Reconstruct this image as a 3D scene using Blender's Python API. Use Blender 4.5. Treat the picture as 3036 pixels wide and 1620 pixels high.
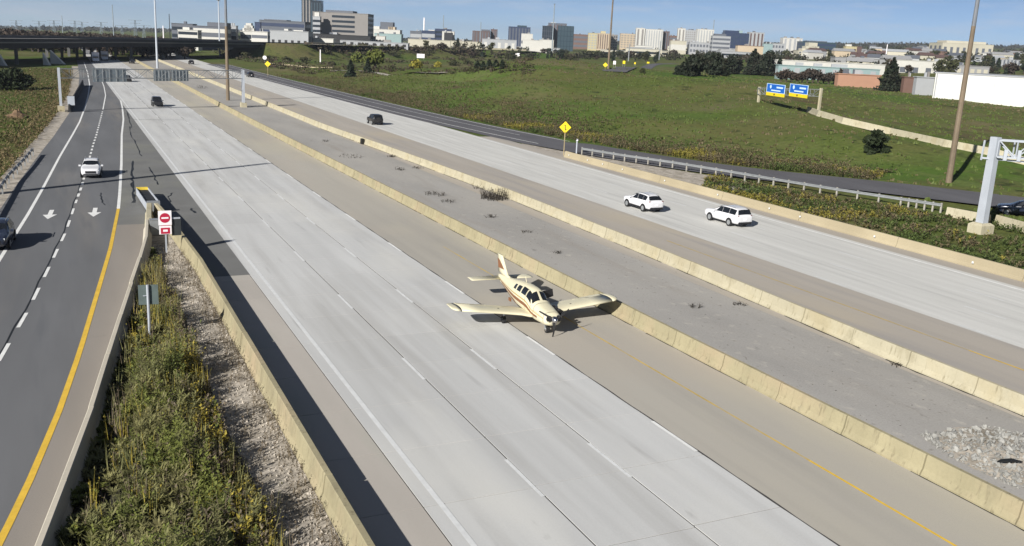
import bpy, bmesh, math, random
import numpy as np
from mathutils import Vector, Matrix, noise

# ---------------------------------------------------------------- clear
for o in list(bpy.data.objects): bpy.data.objects.remove(o)
SC = bpy.context.scene
COL = SC.collection
R = math.radians
rnd = random.Random(7)

# ---------------------------------------------------------------- camera
# World frame: X = across the motorway (m), Y = along the motorway, Z up; the drone hovers over the origin.
F_PX, PITCH, ROLL, HEAD, CAM_H = 2768.977, 0.2426179, -0.0483099, 0.4499012, 15.186
PW, PH = 3036.0, 1620.0
def _axes():
    fw = Vector((0, math.cos(PITCH), -math.sin(PITCH))); r = Vector((1, 0, 0))
    d = Vector((0, -math.sin(PITCH), -math.cos(PITCH)))
    c, s = math.cos(ROLL), math.sin(ROLL)
    r2 = r*c + d*s; d2 = -r*s + d*c
    m = Matrix.Rotation(-HEAD, 3, 'Z')
    return m @ r2, m @ d2, m @ fw
RT, DN, FW = _axes()
cam_d = bpy.data.cameras.new('Camera'); cam = bpy.data.objects.new('Camera', cam_d); COL.objects.link(cam)
cam_d.sensor_width = 36.0; cam_d.lens = 36.0*F_PX/PW
cam_d.clip_start = 0.5; cam_d.clip_end = 20000
M3 = Matrix((RT, -DN, -FW)).transposed()
cam.matrix_world = Matrix.Translation((0, 0, CAM_H)) @ M3.to_4x4()
SC.camera = cam
SC.render.resolution_x, SC.render.resolution_y = 1024, 546

# ---------------------------------------------------------------- sky, sun, exposure
SUN_EL, SUN_AZ = R(27), R(57)        # shadows fall towards azimuth 57 deg (from +Y towards +X)
to_sun = Vector((-math.sin(SUN_AZ)*math.cos(SUN_EL), -math.cos(SUN_AZ)*math.cos(SUN_EL), math.sin(SUN_EL)))
W = bpy.data.worlds.new('World'); SC.world = W; W.use_nodes = True
nt = W.node_tree; nt.nodes.clear()
wo = nt.nodes.new('ShaderNodeOutputWorld'); bg = nt.nodes.new('ShaderNodeBackground')
sky = nt.nodes.new('ShaderNodeTexSky'); sky.sky_type = 'NISHITA'; sky.sun_disc = False
sky.sun_elevation = SUN_EL; sky.sun_rotation = math.atan2(to_sun.x, to_sun.y)
sky.altitude = 200; sky.air_density = 0.3; sky.dust_density = 0.0; sky.ozone_density = 3.0
SKY_STRENGTH = 0.05
bg.inputs['Strength'].default_value = SKY_STRENGTH
# thin streaky cloud veils, a pattern of the sky dome itself
tc = nt.nodes.new('ShaderNodeTexCoord'); mp = nt.nodes.new('ShaderNodeMapping')
mp.inputs['Scale'].default_value = (6, 6, 46)
n1 = nt.nodes.new('ShaderNodeTexNoise'); n1.inputs['Scale'].default_value = 1.6; n1.inputs['Detail'].default_value = 7
n1.inputs['Roughness'].default_value = 0.6
cr = nt.nodes.new('ShaderNodeValToRGB'); cr.color_ramp.elements[0].position = 0.47; cr.color_ramp.elements[1].position = 0.70
cr.color_ramp.elements[1].color = (0.46, 0.46, 0.46, 1)
mx = nt.nodes.new('ShaderNodeMix'); mx.data_type = 'RGBA'
mx.inputs[7].default_value = (7.6, 8.4, 9.8, 1)
nt.links.new(tc.outputs['Generated'], mp.inputs['Vector']); nt.links.new(mp.outputs[0], n1.inputs['Vector'])
nt.links.new(n1.outputs[0], cr.inputs[0]); nt.links.new(cr.outputs[0], mx.inputs[0])
tint = nt.nodes.new('ShaderNodeMix'); tint.data_type = 'RGBA'; tint.blend_type = 'MULTIPLY'; tint.inputs[0].default_value = 1.0
tint.inputs[7].default_value = (1.25, 1.14, 1.02, 1)
nt.links.new(sky.outputs[0], tint.inputs[6]); nt.links.new(tint.outputs[2], mx.inputs[6]); nt.links.new(mx.outputs[2], bg.inputs[0]); nt.links.new(bg.outputs[0], wo.inputs[0])
sun_d = bpy.data.lights.new('Sun', 'SUN'); sun_d.energy = 5.0; sun_d.angle = R(0.53); sun_d.color = (1.0, 0.965, 0.91)
sun = bpy.data.objects.new('Sun', sun_d); COL.objects.link(sun)
sun.rotation_euler = (-to_sun).to_track_quat('-Z', 'Y').to_euler(); sun.location = (-60, -40, 60)
vs = SC.view_settings; vs.view_transform = 'Standard'; vs.look = 'None'; vs.gamma = 1.0; vs.use_curve_mapping = False
vs.exposure = 0.62
HAZE = 0.00008

# ---------------------------------------------------------------- surveying helpers
def ray(px, py): return (RT*(px-PW/2) + DN*(py-PH/2))/F_PX + FW
def G(px, py, z=0.0):
    v = ray(px, py); t = (z-CAM_H)/v.z
    return Vector((v.x*t, v.y*t, z))
def AT(px, py, d): return Vector((0, 0, CAM_H)) + ray(px, py)*d
def colpx(x, y):                      # bearing of a place, used only for the lie of the far land
    v = Vector((x, y, 0)); d = v.dot(FW)
    return PW/2 + F_PX*v.dot(RT)/max(d, 1.0) if d > 1 else (-4000 if v.dot(RT) < 0 else 8000)
def sstep(a, b, x):
    t = min(1, max(0, (x-a)/(b-a))); return t*t*(3-2*t)
def lerp(a, b, t): return a+(b-a)*t
def interp(pts, s):                   # pts: (value, s) sorted by s
    if s <= pts[0][1]:
        a, b = pts[0], pts[1]
    elif s >= pts[-1][1]:
        a, b = pts[-2], pts[-1]
    else:
        for a, b in zip(pts, pts[1:]):
            if a[1] <= s <= b[1]: break
    return a[0] + (b[0]-a[0])*(s-a[1])/(b[1]-a[1])

# lie of the land right of the motorway, surveyed heights (pixel bearing and height above the road)
_ctl = []
for (px, py, z) in [(1330,250,1.6),(1800,205,7.6),(1740,192,8.7),(1680,177,9.9),(1600,174,10.0),(1500,185,8.6),(1400,210,5.0),(1640,205,8.2),(1600,240,5.8),(1400,250,3.2),(1200,230,1.2),(2000,230,7.8),(2200,243,7.6),(2250,303,5.0),
        (2427,346,4.3),(2500,266,6.0),(2764,291,4.0),(3036,316,3.6),(2600,400,3.6),(2900,430,3.0),(2812,540,.5),(3036,560,.4),
        (1300,332,.1),(1500,380,.2),(1700,400,.4),(1900,430,.4),(2200,480,.3),(2500,505,.3),(1500,300,2.4),(1800,300,3.8),
        (2000,350,2.6),(1100,272,.2),(900,240,0),(3300,420,3.0),(3300,340,3.6),(3300,560,.3)]:
    g = G(px, py, z); _ctl.append((g.x, g.y, z))
_ctl += [(72,20,0),(80,60,0),(76,100,0),(72,140,0),(71,180,0),(70,240,0),(70,320,0),(100,40,0),(72,420,0)]
_ctl = np.array(_ctl)
EMB = [(112,558),(150,598),(230,668),(380,760)]      # approach embankment of the overpass
def seg_dist(x, y, pts):
    best = 1e9; bt = 0
    L = 0
    for (ax, ay), (bx, by) in zip(pts, pts[1:]):
        dx, dy = bx-ax, by-ay; l2 = dx*dx+dy*dy
        t = min(1, max(0, ((x-ax)*dx+(y-ay)*dy)/l2))
        d = math.hypot(x-ax-t*dx, y-ay-t*dy)
        if d < best: best = d; bt = L+t*math.sqrt(l2)
        L += math.sqrt(l2)
    return best, bt
def H(x, y):
    r = math.hypot(x, y)
    if -14 < x < 71 and y < 900 and (x < 60 or y > 135 or x < 63): near = -0.06
    elif x >= 60:
        d2 = (_ctl[:, 0]-x)**2+(_ctl[:, 1]-y)**2
        w = 1/(d2+60)**1.6
        near = float((w*_ctl[:, 2]).sum()/w.sum())
        near = near*sstep(62, 95, x) - 0.06
        near += (0.45*noise.noise(Vector((x*.05, y*.05, 0)))+.28*noise.noise(Vector((x*.13, y*.13, 5))))*sstep(88, 125, x)
    else:
        near = -0.06 + sstep(14, 60, -x)*(1.2 + 1.0*noise.noise(Vector((x*.03, y*.03, 3))))
    px = colpx(x, y)
    b = min(1.15, max(0, (px-1300)/1300))
    far = 0.6 + b*(0.0180*(r-400)+3.0) + 1.2*noise.noise(Vector((x*.004, y*.004, 7)))*sstep(500, 900, r)
    far = min(far, 110) - 0.0078*max(0, r-450)*min(1.1, max(0, (700-px)/700))
    if -14 < x < 71: far = lerp(-0.06, far, sstep(700, 1100, y))
    else: far = lerp(-.06, far, sstep(0, 40, max(-14-x, x-71))) if y < 900 else far
    z = lerp(near, far, sstep(330, 470, r))
    if y > 440 and 60 < x < 480:
        d, _ = seg_dist(x, y, EMB)
        z = max(z, 8.0*(1-sstep(15, 33, d))) if d < 33 else z
    return z
def GT(px, py):                        # where the line of sight meets the land
    v = ray(px, py); t = 40.0
    while t < 9000:
        x, y, z = v.x*t, v.y*t, CAM_H+v.z*t
        if z < H(x, y): return Vector((x, y, H(x, y)))
        t *= 1.012
    return Vector((v.x*t, v.y*t, H(v.x*t, v.y*t)))

# ---------------------------------------------------------------- materials
def srgb(r, g, b):
    f = lambda c: (c/255)/12.92 if c <= 10 else ((c/255+.055)/1.055)**2.4
    return (f(r), f(g), f(b))
MATS = {}
def mat(name, col, rough=.85, var=.12, scale=1.0, stretch=(1,1,1), col2=None, fine=0.0, fscale=30, bump=0.0, metal=0.0, rand=0.0,
        patches=None, coat=0.0, spec=.5, wave=None, local=False, trans=0.0):
    """procedural surface: two scales of noise between col and col2, optional patches [(colour, scale, lo, hi, stretch)]"""
    if name in MATS: return MATS[name]
    m = bpy.data.materials.new(name); m.use_nodes = True; t = m.node_tree; nd = t.nodes; ln = t.links
    bs = nd['Principled BSDF']; bs.inputs['Roughness'].default_value = rough; bs.inputs['Metallic'].default_value = metal
    bs.inputs['Specular IOR Level'].default_value = spec
    if coat: bs.inputs['Coat Weight'].default_value = coat
    if local: pos = nd.new('ShaderNodeTexCoord').outputs['Object']
    else: pos = nd.new('ShaderNodeNewGeometry').outputs['Position']
    def nz(sc, st, det=5):
        mpn = nd.new('ShaderNodeMapping'); mpn.inputs['Scale'].default_value = st; ln.new(pos, mpn.inputs['Vector'])
        n = nd.new('ShaderNodeTexNoise'); n.inputs['Scale'].default_value = sc; n.inputs['Detail'].default_value = det
        ln.new(mpn.outputs[0], n.inputs['Vector']); return n.outputs[0]
    def mixc(fac, a, b):
        x = nd.new('ShaderNodeMix'); x.data_type = 'RGBA'
        for sock, v in ((0, fac), (6, a), (7, b)):
            if isinstance(v, (int, float)): x.inputs[sock].default_value = v
            elif isinstance(v, tuple): x.inputs[sock].default_value = (*v[:3], 1)
            else: ln.new(v, x.inputs[sock])
        return x.outputs[2]
    def ramp(f, lo, hi):
        x = nd.new('ShaderNodeMapRange'); x.inputs[1].default_value = lo; x.inputs[2].default_value = hi; x.clamp = True
        ln.new(f, x.inputs[0]); return x.outputs[0]
    c2 = col2 or tuple(c*(1-2*var) for c in col)
    c1 = col if col2 else tuple(min(1, c*(1+var*.6)) for c in col)
    cur = mixc(ramp(nz(scale, stretch), .3, .7), c1, c2)
    for (pc, psc, lo, hi, pst) in (patches or []):
        cur = mixc(ramp(nz(psc, pst, 6), lo, hi), cur, pc)
    if fine:
        f = nz(fscale, (1,1,1), 3)
        v = nd.new('ShaderNodeMapRange'); v.inputs[1].default_value = .25; v.inputs[2].default_value = .75
        v.inputs[3].default_value = 1-fine; v.inputs[4].default_value = 1+fine; ln.new(f, v.inputs[0])
        mm = nd.new('ShaderNodeVectorMath'); mm.operation = 'SCALE'; ln.new(cur, mm.inputs[0]); ln.new(v.outputs[0], mm.inputs['Scale'])
        cur = mm.outputs[0]
    if rand:
        oi = nd.new('ShaderNodeObjectInfo'); v = nd.new('ShaderNodeMapRange'); v.inputs[3].default_value = 1-rand; v.inputs[4].default_value = 1+rand
        ln.new(oi.outputs['Random'], v.inputs[0])
        mm = nd.new('ShaderNodeVectorMath'); mm.operation = 'SCALE'; ln.new(cur, mm.inputs[0]); ln.new(v.outputs[0], mm.inputs['Scale'])
        cur = mm.outputs[0]
    ln.new(cur, bs.inputs['Base Color'])
    if bump:
        b = nd.new('ShaderNodeBump'); b.inputs['Strength'].default_value = bump; b.inputs['Distance'].default_value = .03
        ln.new(nz(fscale, (1,1,1), 4), b.inputs['Height']); ln.new(b.outputs[0], bs.inputs['Normal'])
    MATS[name] = m; return m
def leafmat(name, a, b, c=None, rough=.7, hueper=1.3):
    """leaf cards: colour per small neighbourhood, a little light shines through"""
    m = mat(name, a, rough, col2=b, scale=hueper, fine=.35, fscale=9, spec=.2,
            patches=[(c, hueper*.6, .5, .72, (1,1,1))] if c else None, local=False)
    bs = m.node_tree.nodes['Principled BSDF']
    return m
# ---------------------------------------------------------------- mesh helpers
class MB:
    def __init__(s): s.v = []; s.f = []
    def add(s, vs, fs):
        k = len(s.v); s.v += [tuple(p) for p in vs]; s.f += [tuple(i+k for i in f) for f in fs]; return s
    def box(s, c, d, rz=0, top=1.0, topx=None):
        hx, hy, hz = d[0]/2, d[1]/2, d[2]/2; ca, sa = math.cos(rz), math.sin(rz); P = []
        tx = top if topx is None else topx
        for (x, y, z) in [(-1,-1,-1),(1,-1,-1),(1,1,-1),(-1,1,-1),(-1,-1,1),(1,-1,1),(1,1,1),(-1,1,1)]:
            kx, ky = (tx, top) if z > 0 else (1, 1)
            a, b = x*hx*kx, y*hy*ky; P.append((c[0]+a*ca-b*sa, c[1]+a*sa+b*ca, c[2]+z*hz))
        return s.add(P, [(0,3,2,1),(4,5,6,7),(0,1,5,4),(1,2,6,5),(2,3,7,6),(3,0,4,7)])
    def tube(s, p0, p1, r0, r1=None, n=8, caps=True):
        p0, p1 = Vector(p0), Vector(p1); r1 = r0 if r1 is None else r1
        z = (p1-p0).normalized(); x = z.orthogonal().normalized(); y = z.cross(x); P = []
        for p, r in ((p0, r0), (p1, r1)):
            for i in range(n):
                a = 2*math.pi*i/n; P.append(p+x*(r*math.cos(a))+y*(r*math.sin(a)))
        F = [(i, (i+1) % n, n+(i+1) % n, n+i) for i in range(n)]
        if caps: F += [tuple(range(n-1, -1, -1)), tuple(range(n, 2*n))]
        return s.add(P, F)
    def bar(s, p0, p1, w, h=None):
        p0, p1 = Vector(p0), Vector(p1); h = h or w; z = (p1-p0).normalized()
        up = Vector((0,0,1)) if abs(z.z) < .95 else Vector((1,0,0))
        x = z.cross(up).normalized()*(w/2); y = x.cross(z).normalized()*(h/2)
        P = [p+a*x+b*y for p in (p0, p1) for a, b in ((-1,-1),(1,-1),(1,1),(-1,1))]
        return s.add(P, [(0,1,2,3),(7,6,5,4),(0,4,5,1),(1,5,6,2),(2,6,7,3),(3,7,4,0)])
    def loft(s, secs, caps=True, closed=True):
        n = len(secs[0]); P = [p for q in secs for p in q]; F = []
        for i in range(len(secs)-1):
            for j in range(n if closed else n-1):
                a, b = i*n+j, i*n+(j+1) % n; F.append((a, b, b+n, a+n))
        if caps: F += [tuple(range(n-1, -1, -1)), tuple(range((len(secs)-1)*n, len(secs)*n))]
        return s.add(P, F)
    def prism(s, pts, z0, z1):
        n = len(pts)
        return s.add([(x, y, z0) for x, y in pts]+[(x, y, z1) for x, y in pts],
                     [tuple(range(n-1, -1, -1)), tuple(range(n, 2*n))]+[(i, (i+1) % n, n+(i+1) % n, n+i) for i in range(n)])
    def grid(s, rows):
        m = len(rows[0]); return s.add([p for r in rows for p in r], [(i*m+j, i*m+j+1, (i+1)*m+j+1, (i+1)*m+j) for i in range(len(rows)-1) for j in range(m-1)])
    def build(s, name, material, parent=None, smooth=False, loc=None, solid=0.0):
        me = bpy.data.meshes.new(name); me.from_pydata(s.v, [], s.f); me.update()
        return link(name, me, material, parent, smooth, loc)
def link(name, me, material, parent=None, smooth=False, loc=None):
    if material and not me.materials: me.materials.append(material)
    if smooth: me.polygons.foreach_set('use_smooth', [True]*len(me.polygons))
    o = bpy.data.objects.new(name, me); COL.objects.link(o)
    if parent: o.parent = parent
    if loc is not None: o.location = loc
    return o
def tag(o, label=None, cat=None, group=None, kind=None):
    if label: o['label'] = label
    if cat: o['category'] = cat
    if group: o['group'] = group
    if kind: o['kind'] = kind
    return o
def thing(name, label, cat, loc=(0,0,0), rz=0, group=None):
    o = bpy.data.objects.new(name, None); COL.objects.link(o); o.location = loc; o.rotation_euler = (0, 0, rz); o.empty_display_size = .5
    return tag(o, label, cat, group)
def copy_tree(o, parent=None):
    c = o.copy(); COL.objects.link(c); c.parent = parent
    for ch in o.children: copy_tree(ch, c)
    return c
def fixnormals(o):
    bm = bmesh.new(); bm.from_mesh(o.data); bmesh.ops.recalc_face_normals(bm, faces=bm.faces); bm.to_mesh(o.data); bm.free(); return o

# ---------------------------------------------------------------- palette
M_field = mat('meadow', (.078,.104,.022), .95, col2=(.108,.104,.038), scale=.035, stretch=(1,1.6,1), fine=.22, fscale=1.6, spec=.1,
    patches=[((.145,.122,.060), .035, .52, .68, (1,.55,1)), ((.066,.112,.019), .018, .48, .62, (1,1,1)), ((.085,.064,.034), .06, .58, .72, (1,.5,1)),
             ((.028,.040,.012), .55, .58, .70, (1,1,1)), ((.13,.115,.055), .8, .64, .76, (1,1,1)), ((.095,.125,.034), .14, .58, .70, (1,.4,1)), ((.022,.032,.010), .22, .62, .74, (.8,.6,1)), ((.12,.105,.055), .045, .60, .74, (.5,1,1))])
M_asph = mat('asphalt_ramp', srgb(104,105,107), .9, var=.10, scale=.35, stretch=(1,.12,1), fine=.08, fscale=25, bump=.15, spec=.25,
    patches=[(srgb(122,118,113), .12, .52, .72, (1.4,.15,1)), (srgb(92,94,97), .9, .55, .75, (1,.08,1))])
M_asph_sh = mat('asphalt_shoulder_warm', srgb(136,130,123), .92, var=.07, scale=.3, stretch=(1,.15,1), fine=.06, fscale=20, spec=.25)
M_gore = mat('asphalt_gore', srgb(112,112,110), .92, var=.08, scale=.25, fine=.08, fscale=22, spec=.25,
    patches=[(srgb(120,120,112), .15, .5, .7, (1,.6,1))])
M_dark_asph = mat('asphalt_dark', srgb(92,91,94), .9, var=.10, scale=.3, stretch=(1,.3,1), fine=.08, fscale=20, spec=.25)
M_conc = mat('pavement_concrete', srgb(188,188,186), .8, var=.06, scale=.9, stretch=(1,.05,1), fine=.04, fscale=14, rand=.03, spec=.3,
    patches=[(srgb(168,167,164), .55, .50, .72, (1.3,.06,1)), (srgb(148,147,145), 1.3, .64, .84, (1.2,.10,1)), (srgb(194,193,188), .18, .52, .72, (1,.3,1)), (srgb(140,139,137), .9, .72, .86, (1,.3,1))])
M_conc2 = mat('pavement_concrete_worn', srgb(193,192,187), .8, var=.05, scale=1.3, stretch=(1,.05,1), fine=.06, fscale=12, spec=.3,
    patches=[(srgb(172,171,167), 1.6, .52, .75, (1.2,.05,1)), (srgb(202,201,196), .8, .5, .75, (1.4,.05,1)), (srgb(150,149,146), 2.2, .68, .85, (1,.10,1))])
M_joint = mat('joint_sealant', (.055,.052,.048), .9, var=.2, scale=4)
M_brown = mat('shoulder_concrete', srgb(166,161,151), .85, var=.04, scale=.4, stretch=(1,.06,1), fine=.04, fscale=16, spec=.3,
    patches=[(srgb(151,147,139), .5, .5, .75, (1,.05,1)), (srgb(174,168,151), .12, .5, .72, (1,.3,1)), (srgb(168,160,148), .08, .52, .72, (1,.5,1))])
M_brown2 = mat('shoulder_concrete_far', srgb(164,157,147), .85, var=.05, scale=.4, stretch=(1,.06,1), fine=.05, fscale=14, spec=.3,
    patches=[(srgb(170,160,142), .1, .5, .72, (1,.4,1)), (srgb(146,142,138), .6, .5, .75, (1,.06,1))])
M_shoulder = mat('near_shoulder_slabs', srgb(170,164,156), .85, var=.04, scale=.5, stretch=(1,.2,1), fine=.04, fscale=16, rand=.02, spec=.3,
    patches=[(srgb(160,158,148), .3, .5, .7, (1.5,.3,1))])
M_median = mat('median_asphalt', srgb(155,152,147), .92, var=.08, scale=.25, stretch=(1,.2,1), fine=.10, fscale=10, spec=.25,
    patches=[(srgb(161,157,150), .1, .5, .7, (1,.4,1)), (srgb(146,141,134), .5, .56, .75, (1,.1,1)), (srgb(104,100,96), .9, .66, .80, (1,.35,1)), (srgb(172,167,158), 1.7, .60, .78, (1,.6,1)), (srgb(122,117,110), 3.0, .62, .80, (1,.7,1))])
M_barrier = mat('barrier_concrete', srgb(152,144,116), .85, var=.08, scale=.6, stretch=(1,1,.4), fine=.05, fscale=9, rand=.035, spec=.25,
    patches=[(srgb(156,142,116), .35, .5, .72, (1,1,1)), (srgb(128,120,98), 1.6, .56, .80, (1,.6,.3)), (srgb(112,106,92), 3.5, .64, .84, (1,.8,.25)), (srgb(116,108,86), 6, .57, .74, (1,1,.10))])
M_barrier2 = mat('barrier_concrete_pale', srgb(170,163,140), .85, var=.05, scale=.6, fine=.05, fscale=9, rand=.03, spec=.25,
    patches=[(srgb(162,152,124), .4, .5, .72, (1,1,1)), (srgb(140,132,108), 1.8, .56, .80, (1,.5,.3)), (srgb(120,113,96), 3.5, .66, .86, (1,.8,.25)), (srgb(128,120,98), 6, .58, .76, (1,1,.10))])
M_barrier3 = mat('barrier_concrete_tan', srgb(156,145,120), .85, var=.05, scale=.25, fine=.04, fscale=9, rand=.02, spec=.25,
    patches=[(srgb(166,155,129), .12, .5, .7, (1,1,1))])
M_white = mat('road_paint_white', srgb(222,222,219), .7, var=.06, scale=1.5, fine=.08, fscale=7)
M_wornwhite = mat('road_paint_worn', srgb(206,207,206), .7, var=.05, scale=2, fine=.08, fscale=6)
M_yellow = mat('road_paint_yellow', srgb(214,176,62), .7, var=.07, scale=1.2, fine=.08, fscale=6)
M_wornyel = mat('road_paint_yellow_worn', srgb(190,163,92), .75, var=.10, scale=.8, fine=.1, fscale=4, patches=[(srgb(172,156,120), .5, .45, .6, (1,1,1))])
M_tar = mat('tar_sealant', (.012,.013,.013), .55, var=.2, scale=3)
M_gravel = mat('verge_gravel', srgb(172,164,152), .95, var=.2, scale=1.2, fine=.3, fscale=6, bump=.4, spec=.15,
    patches=[(srgb(136,128,114), .6, .5, .7, (1,1,1))])
M_galv = mat('galvanised_steel', srgb(150,153,154), .45, var=.08, scale=2, metal=.35, spec=.5)
M_galvw = mat('pale_steel', srgb(172,177,184), .5, var=.05, scale=.8, metal=.1)
M_rust = mat('weathering_steel', srgb(112,98,80), .75, var=.12, scale=.4, fine=.1, fscale=4)
M_dark = mat('dark_steel', (.012,.012,.015), .6, var=.2)
M_signback = mat('sign_back_aluminium', srgb(140,150,156), .5, var=.07, scale=.7, metal=.3)
M_rubber = mat('rubber', (.012,.012,.013), .8, var=.2)
M_glass = mat('tinted_glass', (.010,.012,.015), .12, var=.1, spec=.6)
M_chrome = mat('chrome', (.6,.6,.62), .18, var=.05, metal=1.0)
M_rock = mat('crushed_stone', srgb(142,141,136), .9, var=.12, scale=.9, fine=.2, fscale=7, rand=.1)

def strip(name, cl, cr, s0, s1, z, m, step=6.0, parent=None, kind='structure', label=None):
    """paving between two edge lines given as functions of s (across-values)"""
    n = max(1, int((s1-s0)/step)); b = MB(); rows = []
    for i in range(n+1):
        s = s0+(s1-s0)*i/n; rows.append([(cl(s), s, z), (cr(s), s, z)])
    b.grid(rows); o = b.build(name, m, parent)
    if not parent and kind: tag(o, kind=kind)
    return o
K = lambda v: (lambda s: v)

# ---------------------------------------------------------------- terrain: one sheet to the horizon
def axis(lo, hi, fine0, fine1, d):
    a = list(np.arange(fine0, fine1+.1, d)); st = d; x = fine1
    while x < hi: st *= 1.16; x += st; a.append(x)
    st = d; x = fine0; pre = []
    while x > lo: st *= 1.16; x -= st; pre.append(x)
    return pre[::-1]+a
gx = axis(-4500, 9000, -60, 420, 5.0); gy = axis(-120, 9000, 0, 480, 5.0)
b = MB(); b.grid([[(x, y, H(x, y)) for x in gx] for y in gy])
o = b.build('ground', M_field, None, smooth=True); tag(o, kind='structure')

# ---------------------------------------------------------------- left ramp (asphalt), its gore and markings
E_L = [(-4.95,60),(-4.29,68.5),(-3.19,82.7),(-2.31,95.7),(-.89,118.5),(.71,141.8),(1.9,160),(3.3,188),(4.7,222),(5.85,257),(6.8,313),(7.3,367),(7.9,436),(8.6,700)]
EDGE_L = [(-10.2,10),(-8.2,40),(-6.9,60),(-5.3,85),(-4.5,99),(-2.6,126.6),(-1.6,140),(.6,176),(2.6,222),(4.1,289),(5.1,380),(6,700)]
DASH_L = [(-7.4,15),(-5.1,32),(-3.39,46.4),(-2.45,54.3),(-1.46,64.7),(-.48,75.3),(.22,85.8),(.97,96.4),(2.16,116.5),(3.01,131),(3.71,141.8),(6.05,182.5),(8.0,220),(8.84,250),(9.27,276)]
F_L = [(-5.0,16),(-2.5,29.1),(-1.77,33.4),(-.93,39.2),(-.08,46.3),(1.05,57.1),(2.23,68.5),(3.56,84.2),(4.03,91.3),(5.26,111.4),(6.95,141.9),(8.48,165.3),(9.6,188.9),(10.2,206)]
BAR_L = [(-3.6,14),(-1.46,26.6),(.14,36.5),(1.48,46.3),(3.2,58.4),(4.45,67),(5.25,76.2)]
fE, fEd, fD, fF, fBL = [lambda s, p=p: interp(p, s) for p in (E_L, EDGE_L, DASH_L, F_L, BAR_L)]
ramp = strip('ramp_road', fEd, lambda s: fF(s)+.05, 10, 206, 0.0, M_asph, 3)
strip('ramp_shoulder', lambda s: fF(s)+.05, lambda s: min(fBL(s)+.1, 6.0), 10, 77, 0.0, M_asph_sh, 3)
strip('gore_pavement', lambda s: fF(s)+.05, K(10.02), 77, 206, 0.0, M_gore, 3)
strip('gore_pavement_edge', lambda s: 7.25, K(10.02), 59.1, 77, 0.002, M_gore, 3)
strip('ramp_road_far', fEd, K(10.02), 206, 420, 0.0, M_asph, 6)
def line(name, fc, s0, s1, w, m, z=.010, parent=ramp, step=3.0):
    return strip(name, lambda s: fc(s)-w/2, lambda s: fc(s)+w/2, s0, s1, z, m, step, parent)
line('edge_line', fE, 40, 400, .24, M_white)
line('edge_line', lambda s: fF(s), 84, 206, .26, M_white)
line('edge_line_yellow', lambda s: fF(s), 12, 84, .24, M_yellow)
line('lane_line', fD, 183, 277, .2, M_white)
s = 30.6
while s < 180:
    L = 1.7 if s > 84 else 2.6
    line('lane_dash', fD, s, s+L, .18 if s < 90 else .22, M_white, step=3); s += 3.35 if s > 84 else 5.15
line('lane_joint', lambda s: fD(s)-.15+.05*math.sin(s*.7), 12, 118, .09, M_tar, z=.006)
for (x0, y0) in ((-1.62, 82.2), (1.66, 82.6)):                 # arrows point to oncoming drivers' way of travel
    b = MB(); y1 = y0-2.1; k = .07
    sh = [(-.17,2.1),(.17,2.1),(.17,.0),(.52,.0),(0,-1.9),(-.52,.0),(-.17,.0)]
    b.add([(x0+px+k*py, y0+py, .012) for px, py in sh], [(0,6,2,1),(5,4,3,2,6)]); b.build('lane_arrow', M_white, ramp)
def crack(pts, w, seed):
    q = random.Random(seed); b = MB(); rows = []
    for (a, c) in zip(pts, pts[1:]):
        for i in range(6):
            t = i/6; x = lerp(a[0], c[0], t)+q.uniform(-.10,.10); y = lerp(a[1], c[1], t); ww = w*q.uniform(.4,1.3)
            rows.append([(x-ww/2, y, .008), (x+ww/2, y, .008)])
    b.grid(rows); return b.build('tar_seal', M_tar, ramp)
def npx(L): return [tuple(G(x, y).xy) for x, y in L]
crack(npx([(398,640*.94),(394,560),(392,520),(396,470)]), .30, 1)
crack(npx([(418,463),(402,425),(388,400),(384,370)]), .14, 2)
crack(npx([(470,548),(455,520),(438,492)]), .16, 3)
crack(npx([(506,612),(500,585),(512,570)]), .14, 4)
crack(npx([(578,632),(560,615)]), .2, 5)
crack(npx([(309,608),(300,585),(296,570)]), .12, 6)
crack(npx([(139,1016),(230,1006),(336,993)]), .05, 9)
crack(npx([(391,380),(383,350),(372,325)]), .18, 7)

# ---------------------------------------------------------------- near carriageway: slabs you can count, then a sheet
near = MB(); near.grid([[(9.6, s, -.022), (21.7, s, -.022)] for s in (8, 30, 90, 165)])
near_o = near.build('near_carriageway', M_joint, None); tag(near_o, kind='structure')
SL = 4.45; lanes = [(10.02, 14.165), (14.235, 17.865), (17.935, 21.56)]
smesh = []
for (a, c) in lanes:
    me = MB().box(((a+c)/2, 0, -.018), (c-a, SL-.050, .044)).build('slab', M_conc); smesh.append(me.data); bpy.data.objects.remove(me)
s = 26.62-SL*3
while s < 164:
    for k, md in enumerate(smesh):
        link('slab', md, M_conc, near_o, loc=(0, s+SL/2+(.12*k), rnd.uniform(-.002,.002)))
    s += SL
strip('near_carriageway_far', K(10.02), K(21.56), s+.3, 660, .004, M_conc, 20)
ncm = near_o
line('edge_line', K(10.62), 10, 420, .2, M_wornwhite, z=.012, parent=near_o, step=12)
for x0, ph in ((14.12, 37.9), (17.82, 46.2-8.05), (21.5, 24.1+3.1)):
    s = ph-24
    while s < 330:
        if s > 8: MB().grid([[(x0-.075, s, .012), (x0+.075, s, .012)], [(x0-.075, s+3.1, .012), (x0+.075, s+3.1, .012)]]).build('lane_dash', M_white if x0 > 20 else M_wornwhite, near_o)
        s += 12
strip('lane_joint', lambda s: 14.17+.01*math.sin(s), lambda s: 14.24+.01*math.sin(s), 166, 330, .006, M_joint, 4, near_o); strip('lane_joint', lambda s: 17.87, lambda s: 17.94, 166, 330, .006, M_joint, 4, near_o)
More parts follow.
